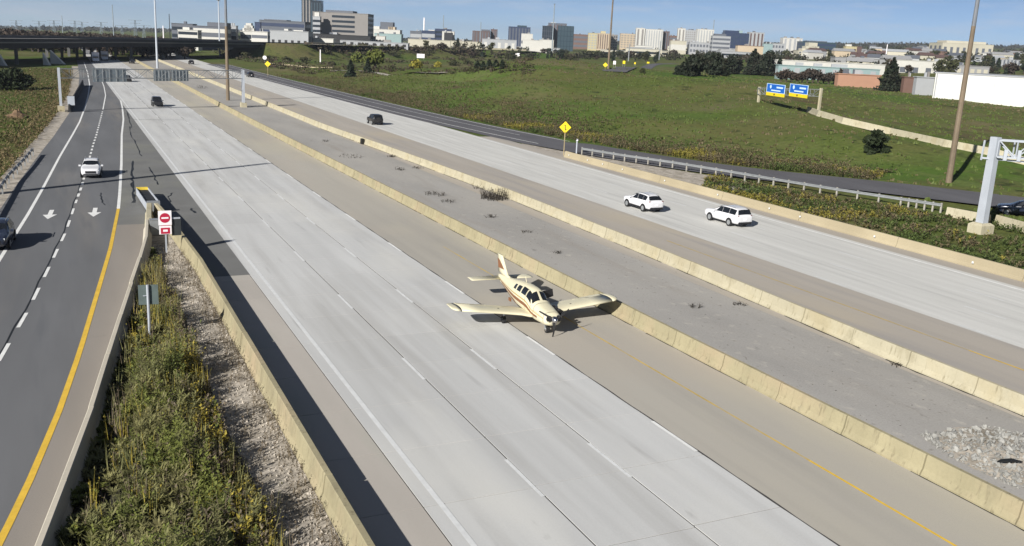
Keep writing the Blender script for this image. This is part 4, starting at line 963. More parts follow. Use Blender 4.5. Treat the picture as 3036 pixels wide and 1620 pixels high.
M_weed = [leafmat('weed_green', (.115,.140,.028), (.160,.165,.046), (.070,.090,.034), hueper=.9), leafmat('weed_olive', (.140,.142,.050), (.185,.168,.075), (.090,.100,.040), hueper=.7),
          leafmat('weed_yellow', (.24,.19,.030), (.32,.26,.05), hueper=1.2), leafmat('weed_dry', (.17,.14,.095), (.12,.092,.062), hueper=.8)]
fBLr = lambda s: fBL(s)+.28
fWR = lambda s: interp([(5.5,12),(5.2,22),(4.95,28),(4.75,34),(4.7,38),(4.8,42),(4.7,46),(4.9,49),(4.95,53),(4.9,60),(5.0,66)], s)+.28*noise.noise(Vector((0, s*.8, 1)))
n = 0
while n < 6200:
    s = 14+52*q.random()**1.45; a, c = fBLr(s), fWR(s)
    if c-a < .15: n += 1; continue
    if s > 57 and q.random() < .9: n += 1; continue
    if s > 44 and q.random() < .4: n += 1; continue
    f = q.random(); x = lerp(a, c, f); n += 1
    hN = noise.noise(Vector((x*.5, s*.35, 5)))
    h = (.50+1.5*hN+.5*(math.sin(math.pi*min(1, max(0, f)))**.6)*sstep(60, 34, s))*q.uniform(.6,1.25)+.12
    h *= (.55 if s > 50 else 1)*lerp(.35, 1, sstep(.0, .35, f))
    if noise.noise(Vector((x*1.1, s*.55, 17))) < -.28: continue
    edge = f > .80
    r = q.random(); colr = noise.noise(Vector((x*.7, s*.5, 9)))
    k = 2 if (edge and s < 42 and r < .6 and colr > -.25) else (3 if (edge and r < .75) or (r < .10) else (1 if colr+q.uniform(-.3,.3) > .0 else 0))
    if s > 44 and k == 0 and r < .5: k = 2
    weed(weeds[k], x, s, 0, max(.15, h), q, .17 if k == 0 else (.34 if k == 1 else .18), (34 if k == 0 else 24) if k < 2 else 16, .30, .22 if k != 1 else .09)
for _ in range(1500):
    s = 15+46*q.random()**1.3; a, c = fBLr(s), fWR(s)
    if c-a < .3: continue
    x = lerp(a, c, q.uniform(.1,1)); k = q.choice([1,1,3,2])
    if noise.noise(Vector((x*.9, s*.6, 30))) < -.05: continue
    for j in range(5): weed(weeds[k], x+q.gauss(0,.08), s+q.gauss(0,.08), 0, q.uniform(.6,1.5), q, .10, 3, .25)
for k, nm in enumerate(('green_weeds','olive_weeds','yellow_weeds','dry_weeds')):
    o = weeds[k].build(nm, M_weed[k]); tag(o, ['tangled green weeds filling the gore','grey-olive tall weeds in the gore','yellow goldenrod-like weeds along the gravel of the gore','dry brown stalks among the gore weeds'][k], 'weeds', kind='stuff')
# soil and gravel under them
o = strip('gore_soil', lambda s: fBL(s)+.2, lambda s: fWR(s)+.25, 10, 68, -.02, mat('weedy_soil', (.045,.040,.024), .95, var=.3, scale=1.5, fine=.3, fscale=8), 2)
o = strip('gore_gravel_strip', lambda s: fBL(s)+.2, K(7.0), 10, 74, -.035, M_gravel, 3)
q = random.Random(5); b = MB()
for _ in range(5200):
    s = 12+58*q.random()**1.3; a, c = fWR(s)-.2, 6.9
    if c-a < .1: continue
    x = q.uniform(a, c); r = q.uniform(.02, .06); A = q.uniform(0, 6.28)
    b.add([(x+r*math.cos(A), s+r*math.sin(A), -.03), (x+r*math.cos(A+2.1), s+r*math.sin(A+2.1), -.03), (x+r*math.cos(A+4.2), s+r*math.sin(A+4.2), -.03), (x, s, r*q.uniform(.5,1.1))], [(0,1,3),(1,2,3),(2,0,3)])
o = b.build('gore_stones', M_gravel); tag(o, 'loose grey stones on the gravel beside the cream barrier', 'stones', kind='stuff')
q = random.Random(8); b = MB()
for _ in range(420):
    s = 14+52*q.random(); x = 7.2-.33-abs(q.gauss(0, .35)); weed(b, x, s, -.03, q.uniform(.15,.55), q, .10, 8)
for _ in range(150):
    s = 14+52*q.random(); x = q.uniform(fWR(s), 6.8) if fWR(s) < 6.7 else 6.8; weed(b, x, s, -.03, q.uniform(.2,.7), q, .12, 8)
o = b.build('barrier_foot_weeds', M_weed[3]); tag(o, 'sparse brown tufts at the foot of the cream barrier', 'weeds', kind='stuff')

# shrubs between tan barrier and guard rail; verge growth along the exit ramp
q = random.Random(31); vb = [MB() for _ in range(3)]
rail_x = lambda s: interp([(92,44),(86,57),(82,64),(80.2,72),(77.5,78),(75.6,85),(73.8,92.5),(66.2,116.4)], s)
for _ in range(3900):
    s = q.uniform(38, 92); a, c = 63.0, rail_x(s)-.6
    lo = 63.2 if s < 84 else lerp(63.2, 70, (s-84)/8)
    x = q.uniform(lo, c); 
    if 74 < x < 79.5 and 56 < s < 60.8: continue
    cN = noise.noise(Vector((x*.25, s*.2, 2)))+q.uniform(-.25,.25); k = 0 if cN > .05 else (1 if cN > -.3 else 2)
    if s < 62 and k == 2 and q.random() < .7: k = 0
    if 72 < s < 86 and x < 67 and q.random() < .5: k = 2
    weed(vb[k], x, s, -.06, q.uniform(.2,.7)*(1.25 if k == 2 else 1)*(.5 if c-x < 2.2 else 1)*(1+.7*noise.noise(Vector((x*.4, s*.4, 8)))), q, .30, 11, .35)
RP = [Vector((x, y)) for x, y in RAMP_C[1:9]]
for _ in range(11000):
    i = q.choice([0,0,1,1,1,2,2,2,3,4,5,6]); f = q.random(); p = RP[i].lerp(RP[i+1], f); d = (RP[i+1]-RP[i]).normalized(); nr = Vector((-d.y, d.x)); off_ = 5.4+abs(q.gauss(0, 7 if i > 2 else 10))
    x, y = p.x+nr.x*off_, p.y+nr.y*off_
    cN = noise.noise(Vector((x*.12, y*.12, 6)))+q.uniform(-.3,.3); k = (2 if i > 1 and off_ < 14 else 1) if cN > .25 else (1 if cN > -.32 else 0)
    weed(vb[k], x, y, H(x, y), q.uniform(.25,.9)*(1.5-off_*.05 if off_ < 14 else .6), q, .30, 10, .3)
M_v = [leafmat('verge_green', (.062,.092,.024), (.085,.105,.032), hueper=.3), leafmat('verge_brown', (.150,.122,.068), (.100,.082,.044), hueper=.3), leafmat('verge_yellow', (.20,.185,.030), (.23,.19,.045), hueper=.3)]
for k, nm in enumerate(('green_verge_growth','brown_verge_growth','yellow_verge_growth')):
    tag(vb[k].build(nm, M_v[k]), ['green shrubs on the verge between tan barrier and guard rail','brown seed-head growth on the verges of the exit ramp','yellow-green goldenrod on the verges of the exit ramp'][k], 'shrubs', kind='stuff')
# meadow tufts
q = random.Random(77); mb = [MB() for _ in range(3)]
for _ in range(20000):
    y = 20+360*q.random()**1.0; x = 84+330*q.random()**1.4
    px = colpx(x, y)
    if px < 600 or px > 3150 or seg_dist(x, y, RAMP_C)[0] < 5.4: continue
    z = H(x, y); cN = noise.noise(Vector((x*.03, y*.045, 1)))+.5*noise.noise(Vector((x*.12, y*.12, 4)))+q.uniform(-.2,.2)
    k = 0 if cN > -.15 else (1 if cN > -.62 else 2); h = q.uniform(.12,.42); a = q.uniform(0, 6.28); w = h*q.uniform(.5,1.2)
    for j in range(2):
        dx, dy = math.cos(a+j*1.6)*w, math.sin(a+j*1.6)*w
        mb[k].add([(x-dx, y-dy, z-.05), (x+dx, y+dy, z-.05), (x+dx*.5+q.uniform(-.2,.2), y+dy*.5, z+h), (x-dx*.6, y-dy*.6, z+h*.8)], [(0,1,2,3)])
M_t = [leafmat('tuft_green', (.062,.090,.018), (.080,.100,.026), hueper=.1), leafmat('tuft_olive', (.075,.074,.028), (.095,.082,.036), hueper=.1), leafmat('tuft_brown', (.120,.098,.052), (.095,.078,.040), hueper=.1)]
for k, nm in enumerate(('green_meadow_grass','olive_meadow_grass','brown_meadow_grass')):
    tag(mb[k].build(nm, M_t[k]), ['green grass tufts over the meadow','olive grass tufts over the meadow','brown grass tufts over the meadow'][k], 'grass', kind='stuff')
q = random.Random(78); b = MB(); b2 = MB()
for _ in range(9500):
    s = 66+270*q.random()**1.3; x = fEd(s)-1.6-abs(q.gauss(0, 9)); z = H(x, s); h = q.uniform(.15,.5)*(1.3 if x > fEd(s)-4 else 1)
    weed(b2 if (q.random() < .62 or x > fEd(s)-4.5) else b, x, s, z, h, q, .35, 6, .4)
tag(b.build('green_left_verge_grass', M_t[0]), 'green grass on the left verge', 'grass', kind='stuff'); tag(b2.build('straw_left_verge_grass', leafmat('tuft_straw', (.19,.145,.075),(.12,.095,.045), hueper=.2)), 'straw-coloured grass on the left verge', 'grass', kind='stuff')

# scrub of the valley floor beyond the ramp
q = random.Random(91); vs_ = [MB(), MB()]
for _ in range(1500):
    px, py = q.uniform(640, 1580), q.uniform(140, 222); g = GT(px, py)
    if noise.noise(Vector((g.x*.012, g.y*.012, 12))) < -.12 or g.length > 1000 or g.x < 78: continue
    d = g.length; s = q.uniform(.5, 1.5)*(d/420)
    cards(vs_[0 if q.random() < .6 else 1], (g.x, g.y, g.z+s*.35), 16, (s*1.5, s*1.5, s*.6), s*.42, q)
tag(vs_[0].build('olive_valley_scrub', leafmat('valley_olive', (.040,.044,.020), (.055,.050,.026), hueper=.03)), 'low olive scrub over the valley floor', 'scrub', kind='stuff')
tag(vs_[1].build('brown_valley_scrub', leafmat('valley_brown', (.066,.050,.032), (.050,.038,.028), hueper=.03)), 'low brown scrub over the valley floor', 'scrub', kind='stuff')

# ---------------------------------------------------------------- debris in the median
q = random.Random(13); pile = thing('rubble_pile', 'heap of broken grey stones in the median at lower right', 'rubble', (33.4, 23.1, 0))
smsh = []
for k in range(6):
    b = MB(); 
    P = [Vector((q.gauss(0,1), q.gauss(0,1), q.gauss(0,1))).normalized()*q.uniform(.8,1.15) for _ in range(10)]
    bm = bmesh.new(); [bm.verts.new(p) for p in P]; bmesh.ops.convex_hull(bm, input=bm.verts); me = bpy.data.meshes.new('stone'); bm.to_mesh(me); bm.free(); me.materials.append(M_rock); smsh.append(me)
n = 0; i = 0
poly = [(31.6,25.5),(33.2,25.2),(35.3,25.2),(36.2,23.5),(35.3,20.5),(33.0,19.4),(31.0,20.4),(30.9,23.4)]
def inside(x, y):
    c = False
    for (x0, y0), (x1, y1) in zip(poly, poly[1:]+poly[:1]):
        if (y0 > y) != (y1 > y) and x < (x1-x0)*(y-y0)/(y1-y0)+x0: c = not c
    return c
extra = MB()
while n < 1500:
    x, y = q.uniform(30.8,36.3), q.uniform(19.2,25.6)
    if not inside(x, y): continue
    n += 1; r = q.uniform(.06,.15) if n < 290 else q.uniform(.03,.07); hN = .34*max(0, 1-math.hypot((x-33.6)/2.6, (y-22.4)/3))
    z = r*.5+hN*q.uniform(.6,1)
    if n < 290:
        o = bpy.data.objects.new('stone', smsh[n % 6]); COL.objects.link(o); o.parent = pile; o.location = (x-33.4, y-23.1, z); o.scale = (r*q.uniform(.8,1.5), r, r*q.uniform(.6,1)); o.rotation_euler = (q.uniform(0,6), q.uniform(0,6), q.uniform(0,6))
    else:
        me = smsh[n % 6]; k = q.uniform(0, 6.28); ca, sa = math.cos(k), math.sin(k)
        extra.add([(x-33.4+r*(v.co.x*ca-v.co.y*sa), y-23.1+r*(v.co.x*sa+v.co.y*ca), z+r*v.co.z*.8) for v in me.vertices], [tuple(p.vertices) for p in me.polygons])
MB().grid([[(-2.7+5.4*i/22, -3.1+6.2*j/22, max(-.03, .28*(1-math.hypot((-2.7+5.4*i/22-.2)/2.6, (-3.1+6.2*j/22+.7)/3))+.02*noise.noise(Vector((i*.9, j*.9, 2))))) for i in range(23)] for j in range(23)]).build('heap_core', M_gravel, pile)
tag(extra.build('small_stones', M_rock, pile), kind='stuff')
t = thing('debris_scrap', 'flat black scrap lying on the rubble heap', 'debris', (32.2, 21.7, .36), -.3)
MB().loft([[(-.55,-.05,0),(.5,-.12,0),(.5,-.12,.03),(-.55,-.05,.03)],[(-.3,.10,0),(.2,.16,0),(.2,.16,.04),(-.3,.10,.04)]]).build('scrap', M_signk, t)
def twigs(label, x, y, n, r, h, seed, cat='dead weeds'):
    q = random.Random(seed); b = MB()
    for _ in range(n):
        a, rr = q.uniform(0, 6.28), r*math.sqrt(q.random()); p = (x+rr*math.cos(a), y+rr*math.sin(a), -.01); hh = h*q.uniform(.3,1); d = (p[0]+q.gauss(0,.35)*hh, p[1]+q.gauss(0,.35)*hh, hh); b.tube(p, d, .022, .008, n=4, caps=False)
        for j in range(3): f = q.uniform(.3,1); m = Vector(p).lerp(Vector(d), f); b.tube(m, m+Vector((q.gauss(0,.15), q.gauss(0,.15), .1)), .012, .005, n=3, caps=False)
    tag(b.build('dead_weed_clump', mat('dead_stalk', (.030,.024,.016), .9, var=.2)), label, cat)
for (px, py, n, r, h, lab) in [(1465,590,120,1.4,1.1,'upright dead weed clump beside the pale median barrier'),(1290,578,30,1.0,.3,'low dead weed patch in the middle of the median'),(1455,645,14,.5,.3,'small dead weed patch nearest the aircraft tail'),(1040,465,26,1.8,.25,'long flattened weed streak in the upper median'),(1185,505,18,.6,.35,'small weed patch near the upper median middle'),(1160,466,22,.5,.35,'weed patch with pale litter at the pale barrier foot'),(965,420,14,.5,.3,'tiny weed patch far up the median'),(600,262,24,1.4,.9,'dark growth round the foot of the median mast'),(2190,905,10,.4,.15,'scrap-like weed on the median right of the aircraft'),(2660,1085,9,.4,.15,'weed scrap in the median near the pale barrier'),(2060,912,9,.3,.2,'low weed right of the aircraft wing'),(1330,600,14,.7,.25,'thin weed streak left of the upright clump'),(1240,500,16,.8,.25,'flattened weeds left of the litter patch'),(1560,690,10,.5,.2,'small weed scrap below the upright clump'),(1420,560,16,.7,.3,'low weeds just above the upright clump'),(1650,750,9,.4,.15,'weed scrap in the median behind the aircraft tail')]:
    g = G(px, py); twigs(lab, g.x, g.y, n, r, h, px)
g = G(1088, 428); t = thing('debris_box', 'small black box on the pale median barrier', 'debris', (fB2(g.y)-.05, g.y, 0), 0); MB().box((-.1,0,.42), (.35,.7,.75), .1, top=.9).build('box', M_signk, t)
# stray grit on pavements
q = random.Random(3); b = MB()
for _ in range(260):
    x, y = q.uniform(29,38.5), 18+120*q.random()**1.5; r = q.uniform(.012,.04); a = q.uniform(0,6.28)
    b.add([(x+r*math.cos(a+k*1.57)*(1+(k % 2)), y+r*math.sin(a+k*1.57), .002) for k in range(4)]+[(x, y, r*.7)], [(0,1,4),(1,2,4),(2,3,4),(3,0,4)])
tag(b.build('median_grit', mat('grit', (.10,.09,.08), .9, var=.3)), 'scattered dark grit on the median', 'grit', kind='stuff')
# ---------------------------------------------------------------- town and skyline
BM = {}
def bmat(name, c, rough=.7, var=.05, metal=0, fine=0.05):
    return mat('facade_'+name, c, rough, var=var, scale=.05, local=True, metal=metal, fine=fine, fscale=.5)
B_white = bmat('white', srgb(186,184,177)); B_cream = bmat('cream', srgb(172,167,150)); B_grey = bmat('grey', srgb(122,118,114)); B_lgrey = bmat('pale_grey', srgb(150,152,154))
B_dgrey = bmat('dark_grey', srgb(84,88,96)); B_navy = bmat('navy', srgb(46,56,80), .35); B_glass = bmat('glass', (.018,.024,.032), .25); B_teal = bmat('teal_glass', srgb(52,68,76), .3)
B_brown = bmat('brown', srgb(86,68,64)); B_yel = bmat('yellow', srgb(172,162,126)); B_orange = bmat('orange', srgb(158,120,98)); B_tealp = bmat('pale_teal', srgb(130,150,150)); B_roof = bmat('roof_grey', srgb(136,136,136)); B_dark = bmat('dark', (.02,.02,.022), .8); B_brick = bmat('brick', srgb(104,80,70)); B_pink = bmat('beige', srgb(174,158,134))
def building(label, x0, x1, top, d, wall, style='plain', win=None, n=6, roof=None, yaw=0.0, depth=.6, cat='building', pent=None, group=None, base_extra=2.0, name='building', bottom=None, frac=(.0,1.0), zfrac=(.08,.95), cols=0):
    """block whose front spans x0..x1; d metres away; windows as bands or strips that stand in shallow recesses"""
    pc = (x0+x1)/2; g = AT(pc, top, d); zt = g.z; zg = H(g.x, g.y)
    if bottom is not None: zg = min(zg, AT(pc, bottom, d).z)
    h = max(2.5, zt-zg); w = (x1-x0)*d/F_PX; dep = w*depth
    an = math.atan2(RT.y, RT.x)+yaw; t = thing(name, label, cat, (g.x, g.y, zg), an, group)
    cy = dep/2
    MB().box((0, cy, (h-base_extra)/2), (w, dep, h+base_extra)).build('wall', wall, t)
    rf = MB().box((0, cy, h+.15), (w+.6, dep+.6, .3)).build('roof', roof or wall, t)
    qb = random.Random(int(x0*7+d))
    if not pent:
        for _ in range(qb.choice([1,2,2,3])): MB().box((qb.uniform(-.35,.35)*w, cy+qb.uniform(-.2,.2)*dep, h+.3+.7), (w*qb.uniform(.05,.16), dep*.2, 1.6*qb.uniform(.7,1.4))).build('rooftop_unit', qb.choice([B_lgrey, B_grey, B_dgrey]), rf)
    z0, z1 = zfrac; f0, f1 = frac; cx = (f0+f1-1)/2*w; ww = (f1-f0)*w
    win = win or B_glass
    if style == 'bands':
        for k in range(n):
            zc = h*lerp(z0, z1, (k+.5)/n); hh = h*(z1-z0)/n*.48
            MB().box((cx, -.02, zc), (ww*.96, .12, hh)).build('window_band', win, t)
            MB().box((w/2+.02, cy, zc), (.12, dep*.92, hh)).build('window_band', win, t); MB().box((-w/2-.02, cy, zc), (.12, dep*.92, hh)).build('window_band', win, t)
    elif style == 'strips':
        for k in range(n):
            xc = cx-ww/2+ww*(k+.5)/n; zc = h*(z0+z1)/2
            MB().box((xc, -.02, zc), (ww/n*.42, .14, h*(z1-z0))).build('window_strip', win, t)
        for sx in (-1, 1):
            for k in range(3): MB().box((sx*(w/2+.02), dep*(k+.5)/3, h*.5), (.14, dep*.14, h*(z1-z0))).build('window_strip', win, t)
    elif style == 'grid':
        m = cols or max(2, int(n*w/h*.8)); m = min(m, 12)
        for k in range(n):
            for j in range(m):
                MB().box((cx-ww/2+ww*(j+.5)/m, -.02, h*lerp(z0, z1, (k+.5)/n)), (ww/m*.6, .12, h*(z1-z0)/n*.5)).build('window', win, t)
    elif style == 'curtain':
        for k in range(n+1): MB().box((cx-ww/2+ww*k/n, -.05, h*.5), (.35, .2, h*.98)).build('mullion', win, t)
        for k in range(1, 5): MB().box((cx, -.04, h*k/5), (ww, .16, .35)).build('spandrel', win, t)
    if pent:
        for (a, c, tp, pm) in pent:
            zz = AT((a+c)/2, tp, d).z-zg; pw = (c-a)*d/F_PX; px_ = ((a+c)/2-pc)*d/F_PX
            MB().box((px_, cy, (h+.3+zz)/2), (pw, dep*.7, max(.5, zz-h-.3))).build('penthouse', pm, rf)
    return t
W_ = building
# left office group
W_('dark office block behind the striped white one', 508, 571, 71, 640, B_dgrey, 'bands', B_glass, 3)
W_('white office with horizontal stripes behind the overpass end', 527, 586, 90, 600, B_white, 'bands', B_glass, 3, zfrac=(.1,1.0), pent=[(540,560,81,B_white)])
W_('long dark office with a white roof band', 571, 668, 79, 620, B_dgrey, 'bands', B_white, 2, pent=[(612,670,67,B_dgrey)], zfrac=(.3,1.0))
W_('low grey office right of the dark curved-roof one', 668, 700, 77, 640, B_lgrey, 'bands', B_glass, 3)
t = W_('white stepped office shaped like a pyramid', 712, 756, 94, 640, B_white, 'bands', B_glass, 2, pent=[(718,752,84,B_white),(723,748,76,B_white),(728,744,69,B_white)])
W_('narrow dark glass block beside the stepped white office', 755, 772, 67, 700, B_navy, 'plain')
W_('wide dark grey office with long window bands', 770, 904, 63, 760, B_dgrey, 'bands', B_navy, 3, pent=[(780,847,58,B_dgrey)], zfrac=(.25,.98))
W_('white low building below the stepped office', 745, 793, 95, 560, B_white, 'bands', B_dgrey, 1, zfrac=(.5,.9))
W_('long white low building with dark openings', 800, 914, 93, 600, B_lgrey, 'strips', B_dark, 6, zfrac=(.0,.6), pent=[(840,852,86,B_white),(868,896,90,B_white)])
W_('tall dark glass tower with pale edge, left of the pair', 894, 922, -6, 1150, B_glass, 'strips', B_grey, 3, depth=.9)
W_('tall dark glass tower with pale stripes, right of the pair', 920, 953, 2, 1100, B_glass, 'strips', B_teal, 4, depth=.9)
W_('big grey office block with banded middle section', 926, 1092, 39, 760, B_grey, 'bands', B_glass, 7, frac=(.34,.77), zfrac=(.10,.97), pent=[(962,1044,31,B_dgrey)], depth=.5, yaw=-.06)
W_('grey stair wing on the left side of the big office', 927, 949, 50, 750, B_lgrey, 'bands', B_glass, 6, depth=.8, pent=[(932,946,37,B_white)])
W_('dark podium under the big grey office', 905, 1098, 104, 745, B_dark, 'strips', B_lgrey, 8, zfrac=(.0,.7))
W_('white low shed in front of the big grey office', 918, 988, 115, 620, B_white, 'plain')
W_('row of white sheds right of the big office podium', 1010, 1210, 128, 640, B_lgrey, 'strips', B_dark, 9, zfrac=(.0,.7), depth=.2)
W_('white shopping centre with domed hall', 1092, 1186, 88, 1100, B_white, 'strips', B_tealp, 7, zfrac=(.1,.6), pent=[(1104,1124,78,B_white),(1126,1164,66,B_dgrey),(1150,1170,80,B_pink)])
W_('pale teal low hall in front of the shopping centre', 1110, 1190, 101, 980, B_tealp, 'plain')
W_('white portico building right of the shopping centre', 1112, 1142, 108, 820, B_white, 'strips', B_dark, 3, zfrac=(0,.8))
W_('low dark and white office left of the portal block', 1216, 1250, 93, 1250, B_dgrey, 'bands', B_lgrey, 2)
W_('low navy office with a white gable', 1250, 1290, 92, 1200, B_navy, 'bands', B_lgrey, 2, pent=[(1270,1288,89,B_white)])
W_('dark glass block beside the white portal', 1290, 1338, 87, 1250, B_navy, 'bands', B_glass, 4)
W_('white portal-shaped building beside the dark glass block', 1311, 1347, 94, 1200, B_white, 'plain', pent=None); 
W_('dark infill block inside the white portal', 1317, 1342, 98, 1190, B_dark, 'plain')
W_('cream low warehouse in front of the portal block', 1210, 1336, 119, 900, B_cream, 'strips', B_dgrey, 8, zfrac=(.05,.5), depth=.3)
W_('cream low warehouse with dark doors, middle one', 1337, 1428, 124, 860, B_cream, 'strips', B_dgrey, 6, zfrac=(.05,.6), depth=.3)
W_('pale low warehouse left of the dark blue office', 1430, 1532, 118, 900, B_lgrey, 'strips', B_white, 5, zfrac=(.2,.8), depth=.3)
W_('brown office block with dark roof', 1401, 1453, 93, 1350, B_brown, 'strips', B_dgrey, 6, pent=[(1427,1452,88,B_dgrey)])
W_('small brown rounded block right of the brown office', 1455, 1475, 88, 1360, B_brown, 'strips', B_dgrey, 3)
W_('dark blue office with stepped top', 1508, 1573, 81, 1300, B_navy, 'strips', B_dgrey, 7, pent=[(1534,1562,76,B_teal)])
W_('white roofed box in front of the dark blue office', 1546, 1580, 101, 1150, B_white, 'bands', B_dgrey, 2, zfrac=(.0,.7))
W_('white low shed left of the tall dark office', 1550, 1610, 120, 1000, B_white, 'plain', depth=.4)
W_('tall dark office with lighter core, left wing', 1609, 1640, 78, 1250, B_glass, 'curtain', B_dgrey, 5)
W_('tall dark office core in the middle of the three', 1627, 1681, 70, 1260, B_dgrey, 'strips', B_brown, 5, pent=[(1634,1648,67,B_white)])
W_('tall dark office with teal glass, right wing', 1655, 1702, 78, 1240, B_teal, 'curtain', B_glass, 5)
W_('white shed at the foot of the tall dark office', 1600, 1642, 119, 1050, B_white, 'plain', depth=.4)
W_('brown flat block right of the tall dark office', 1702, 1746, 103, 1500, B_brick, 'bands', B_dgrey, 3)
W_('narrow yellow-cream apartment block', 1745, 1771, 99, 1350, B_yel, 'grid', B_lgrey, 6, cols=3)
W_('beige apartment block right of the yellow-cream one', 1772, 1812, 100, 1400, B_pink, 'strips', B_brown, 6, pent=[(1782,1796,93,B_yel)])
W_('small grey apartment block behind the hilltop pole', 1812, 1832, 104, 1420, B_grey, 'grid', B_glass, 5, cols=3)
W_('pinkish white apartment block, low one left of the white towers', 1841, 1886, 101, 1500, B_pink, 'grid', B_grey, 6, cols=5)
W_('slim white apartment tower with dark joint', 1887, 1913, 84, 1450, B_white, 'strips', B_grey, 2)
W_('broad white apartment tower of the left pair', 1915, 1967, 88, 1450, B_white, 'strips', B_lgrey, 7)
W_('dark side tower right of the broad white one', 1967, 1986, 94, 1460, B_brown, 'strips', B_dgrey, 3)
W_('brown low block between the white tower pairs', 1986, 2012, 107, 1600, B_brick, 'bands', B_dgrey, 3)
W_('slim white tower at the left of the right pair', 2011, 2033, 85, 1500, B_white, 'strips', B_grey, 2)
W_('grey-white tower with many windows', 2033, 2069, 90, 1500, B_lgrey, 'grid', B_grey, 8, cols=6)
W_('broad white tower at the right of the right pair', 2069, 2118, 88, 1480, B_white, 'strips', B_lgrey, 6)
W_('white low building before the white towers', 1990, 2036, 122, 1150, B_cream, 'bands', B_white, 1)
W_('pale grey low building below the towers', 2046, 2112, 127, 1150, B_lgrey, 'grid', B_dgrey, 2, cols=7)
W_('grey-white office with stepped floors', 2114, 2167, 108, 1100, B_lgrey, 'bands', B_dgrey, 4, pent=[(2120,2154,101,B_dgrey)])
W_('navy glass office block', 2150, 2222, 99, 1250, B_navy, 'curtain', B_teal, 6, pent=[(2151,2192,91,B_navy),(2193,2203,91,B_tealp)])
W_('white striped apartment tower right of the navy office', 2222, 2267, 97, 1350, B_lgrey, 'strips', B_brown, 4)
W_('beige low hall with red edge below the navy office', 2188, 2264, 137, 950, B_pink, 'plain', roof=B_brick, depth=.4)
W_('pale teal low hall right of the beige one', 2264, 2292, 131, 980, B_tealp, 'plain', depth=.4)
W_('pale low terrace building behind the pine clump', 2290, 2326, 130, 1150, B_lgrey, 'grid', B_dgrey, 2, cols=4)
W_('white apartment slab standing alone right of the pine clump', 2323, 2380, 114, 1200, B_white, 'strips', B_lgrey, 4)
W_('long dark glass office behind the stepped cream one', 2381, 2480, 126, 1150, B_teal, 'bands', B_navy, 3, pent=[(2396,2455,122,B_dgrey)])
W_('cream stepped building like a ziggurat', 2368, 2455, 152, 950, B_cream, 'grid', B_dgrey, 2, cols=9, pent=[(2380,2443,145,B_cream),(2390,2430,138,B_cream),(2398,2424,127,B_cream)])
W_('yellow block with pale cap', 2508, 2541, 139, 900, B_yel, 'grid', B_brown, 2, cols=3, pent=[(2511,2526,132,B_white)])
W_('small brown block beside the yellow one', 2541, 2556, 139, 920, B_brown, 'plain')
W_('long white warehouse with rooftop boxes', 2303, 2626, 186, 520, B_white, 'plain', depth=.16, pent=[(2318,2328,178,B_cream),(2358,2368,181,B_cream),(2384,2394,182,B_cream),(2440,2450,184,B_cream),(2535,2545,188,B_cream),(2585,2595,188,B_cream)])
W_('wide grey-roofed hall behind the white warehouse', 2476, 2640, 174, 640, B_roof, 'plain', depth=.25)
W_('pale teal long hall below the white warehouse', 2308, 2610, 201, 440, B_tealp, 'strips', B_lgrey, 8, zfrac=(.4,.85), depth=.1)
W_('orange-brown blank wall building', 2486, 2612, 223, 360, B_orange, 'plain', depth=.22, bottom=268)
W_('brown shed right of the lone pine', 2682, 2720, 231, 330, B_brick, 'plain', bottom=268, depth=.5)
W_('grey shed beside the big white building', 2719, 2772, 231, 320, B_lgrey, 'plain', bottom=274, depth=.4)
W_('white warehouse with dark bays behind the brown shed', 2660, 2814, 182, 560, B_white, 'strips', B_dgrey, 4, zfrac=(.0,.45), depth=.25)
W_('cream residential block with tall dark window bays', 2795, 2947, 131, 1120, B_cream, 'strips', B_dgrey, 8, zfrac=(.12,.72), pent=[(2812,2930,123,B_cream)])
W_('wide pale podium in front of the cream residential block', 2760, 2960, 168, 900, B_lgrey, 'grid', B_dgrey, 2, cols=12, depth=.2)
W_('grey villa-like roofs left of the mast', 2835, 2935, 197, 520, B_roof, 'grid', B_cream, 1, cols=5, depth=.3)
W_('dull grey low building at the far right of the town', 2940, 3040, 178, 760, B_lgrey, 'strips', B_dgrey, 9, depth=.3)
# big white building at right, panelled wall
pa, pb = G(2764, 291, 4.0), G(3036, 316, 3.6)
v = pb-pa; pe = pa+v*1.35; t = thing('white_building', 'big plain white warehouse at the right edge of the meadow', 'building', (pa.x, pa.y, 2.0), math.atan2(v.y, v.x)); L = v.length*1.35
hb = AT(2764, 217, pa.dot(FW)).z-2.0; he = AT(3036, 224, pb.dot(FW)).z-2.0
MB().box((L/2, 20, hb/2), (L, 40, hb)).build('wall', bmat('warehouse_white', srgb(200,199,193)), t); MB().box((L/2, 20, hb+.2), (L+.5, 40.5, .4)).build('roof', B_lgrey, t)
k = 0
while k*6.2 < L-1: MB().box((3.1+k*6.2, -.05, hb*.5), (6.12, .14, hb*.985)).build('wall_panel', bmat('panel_white', srgb(203,202,196)), t); k += 1
MB().box((.6, -.2, hb*.5), (.3,.3,hb)).build('downpipe', B_lgrey, t)
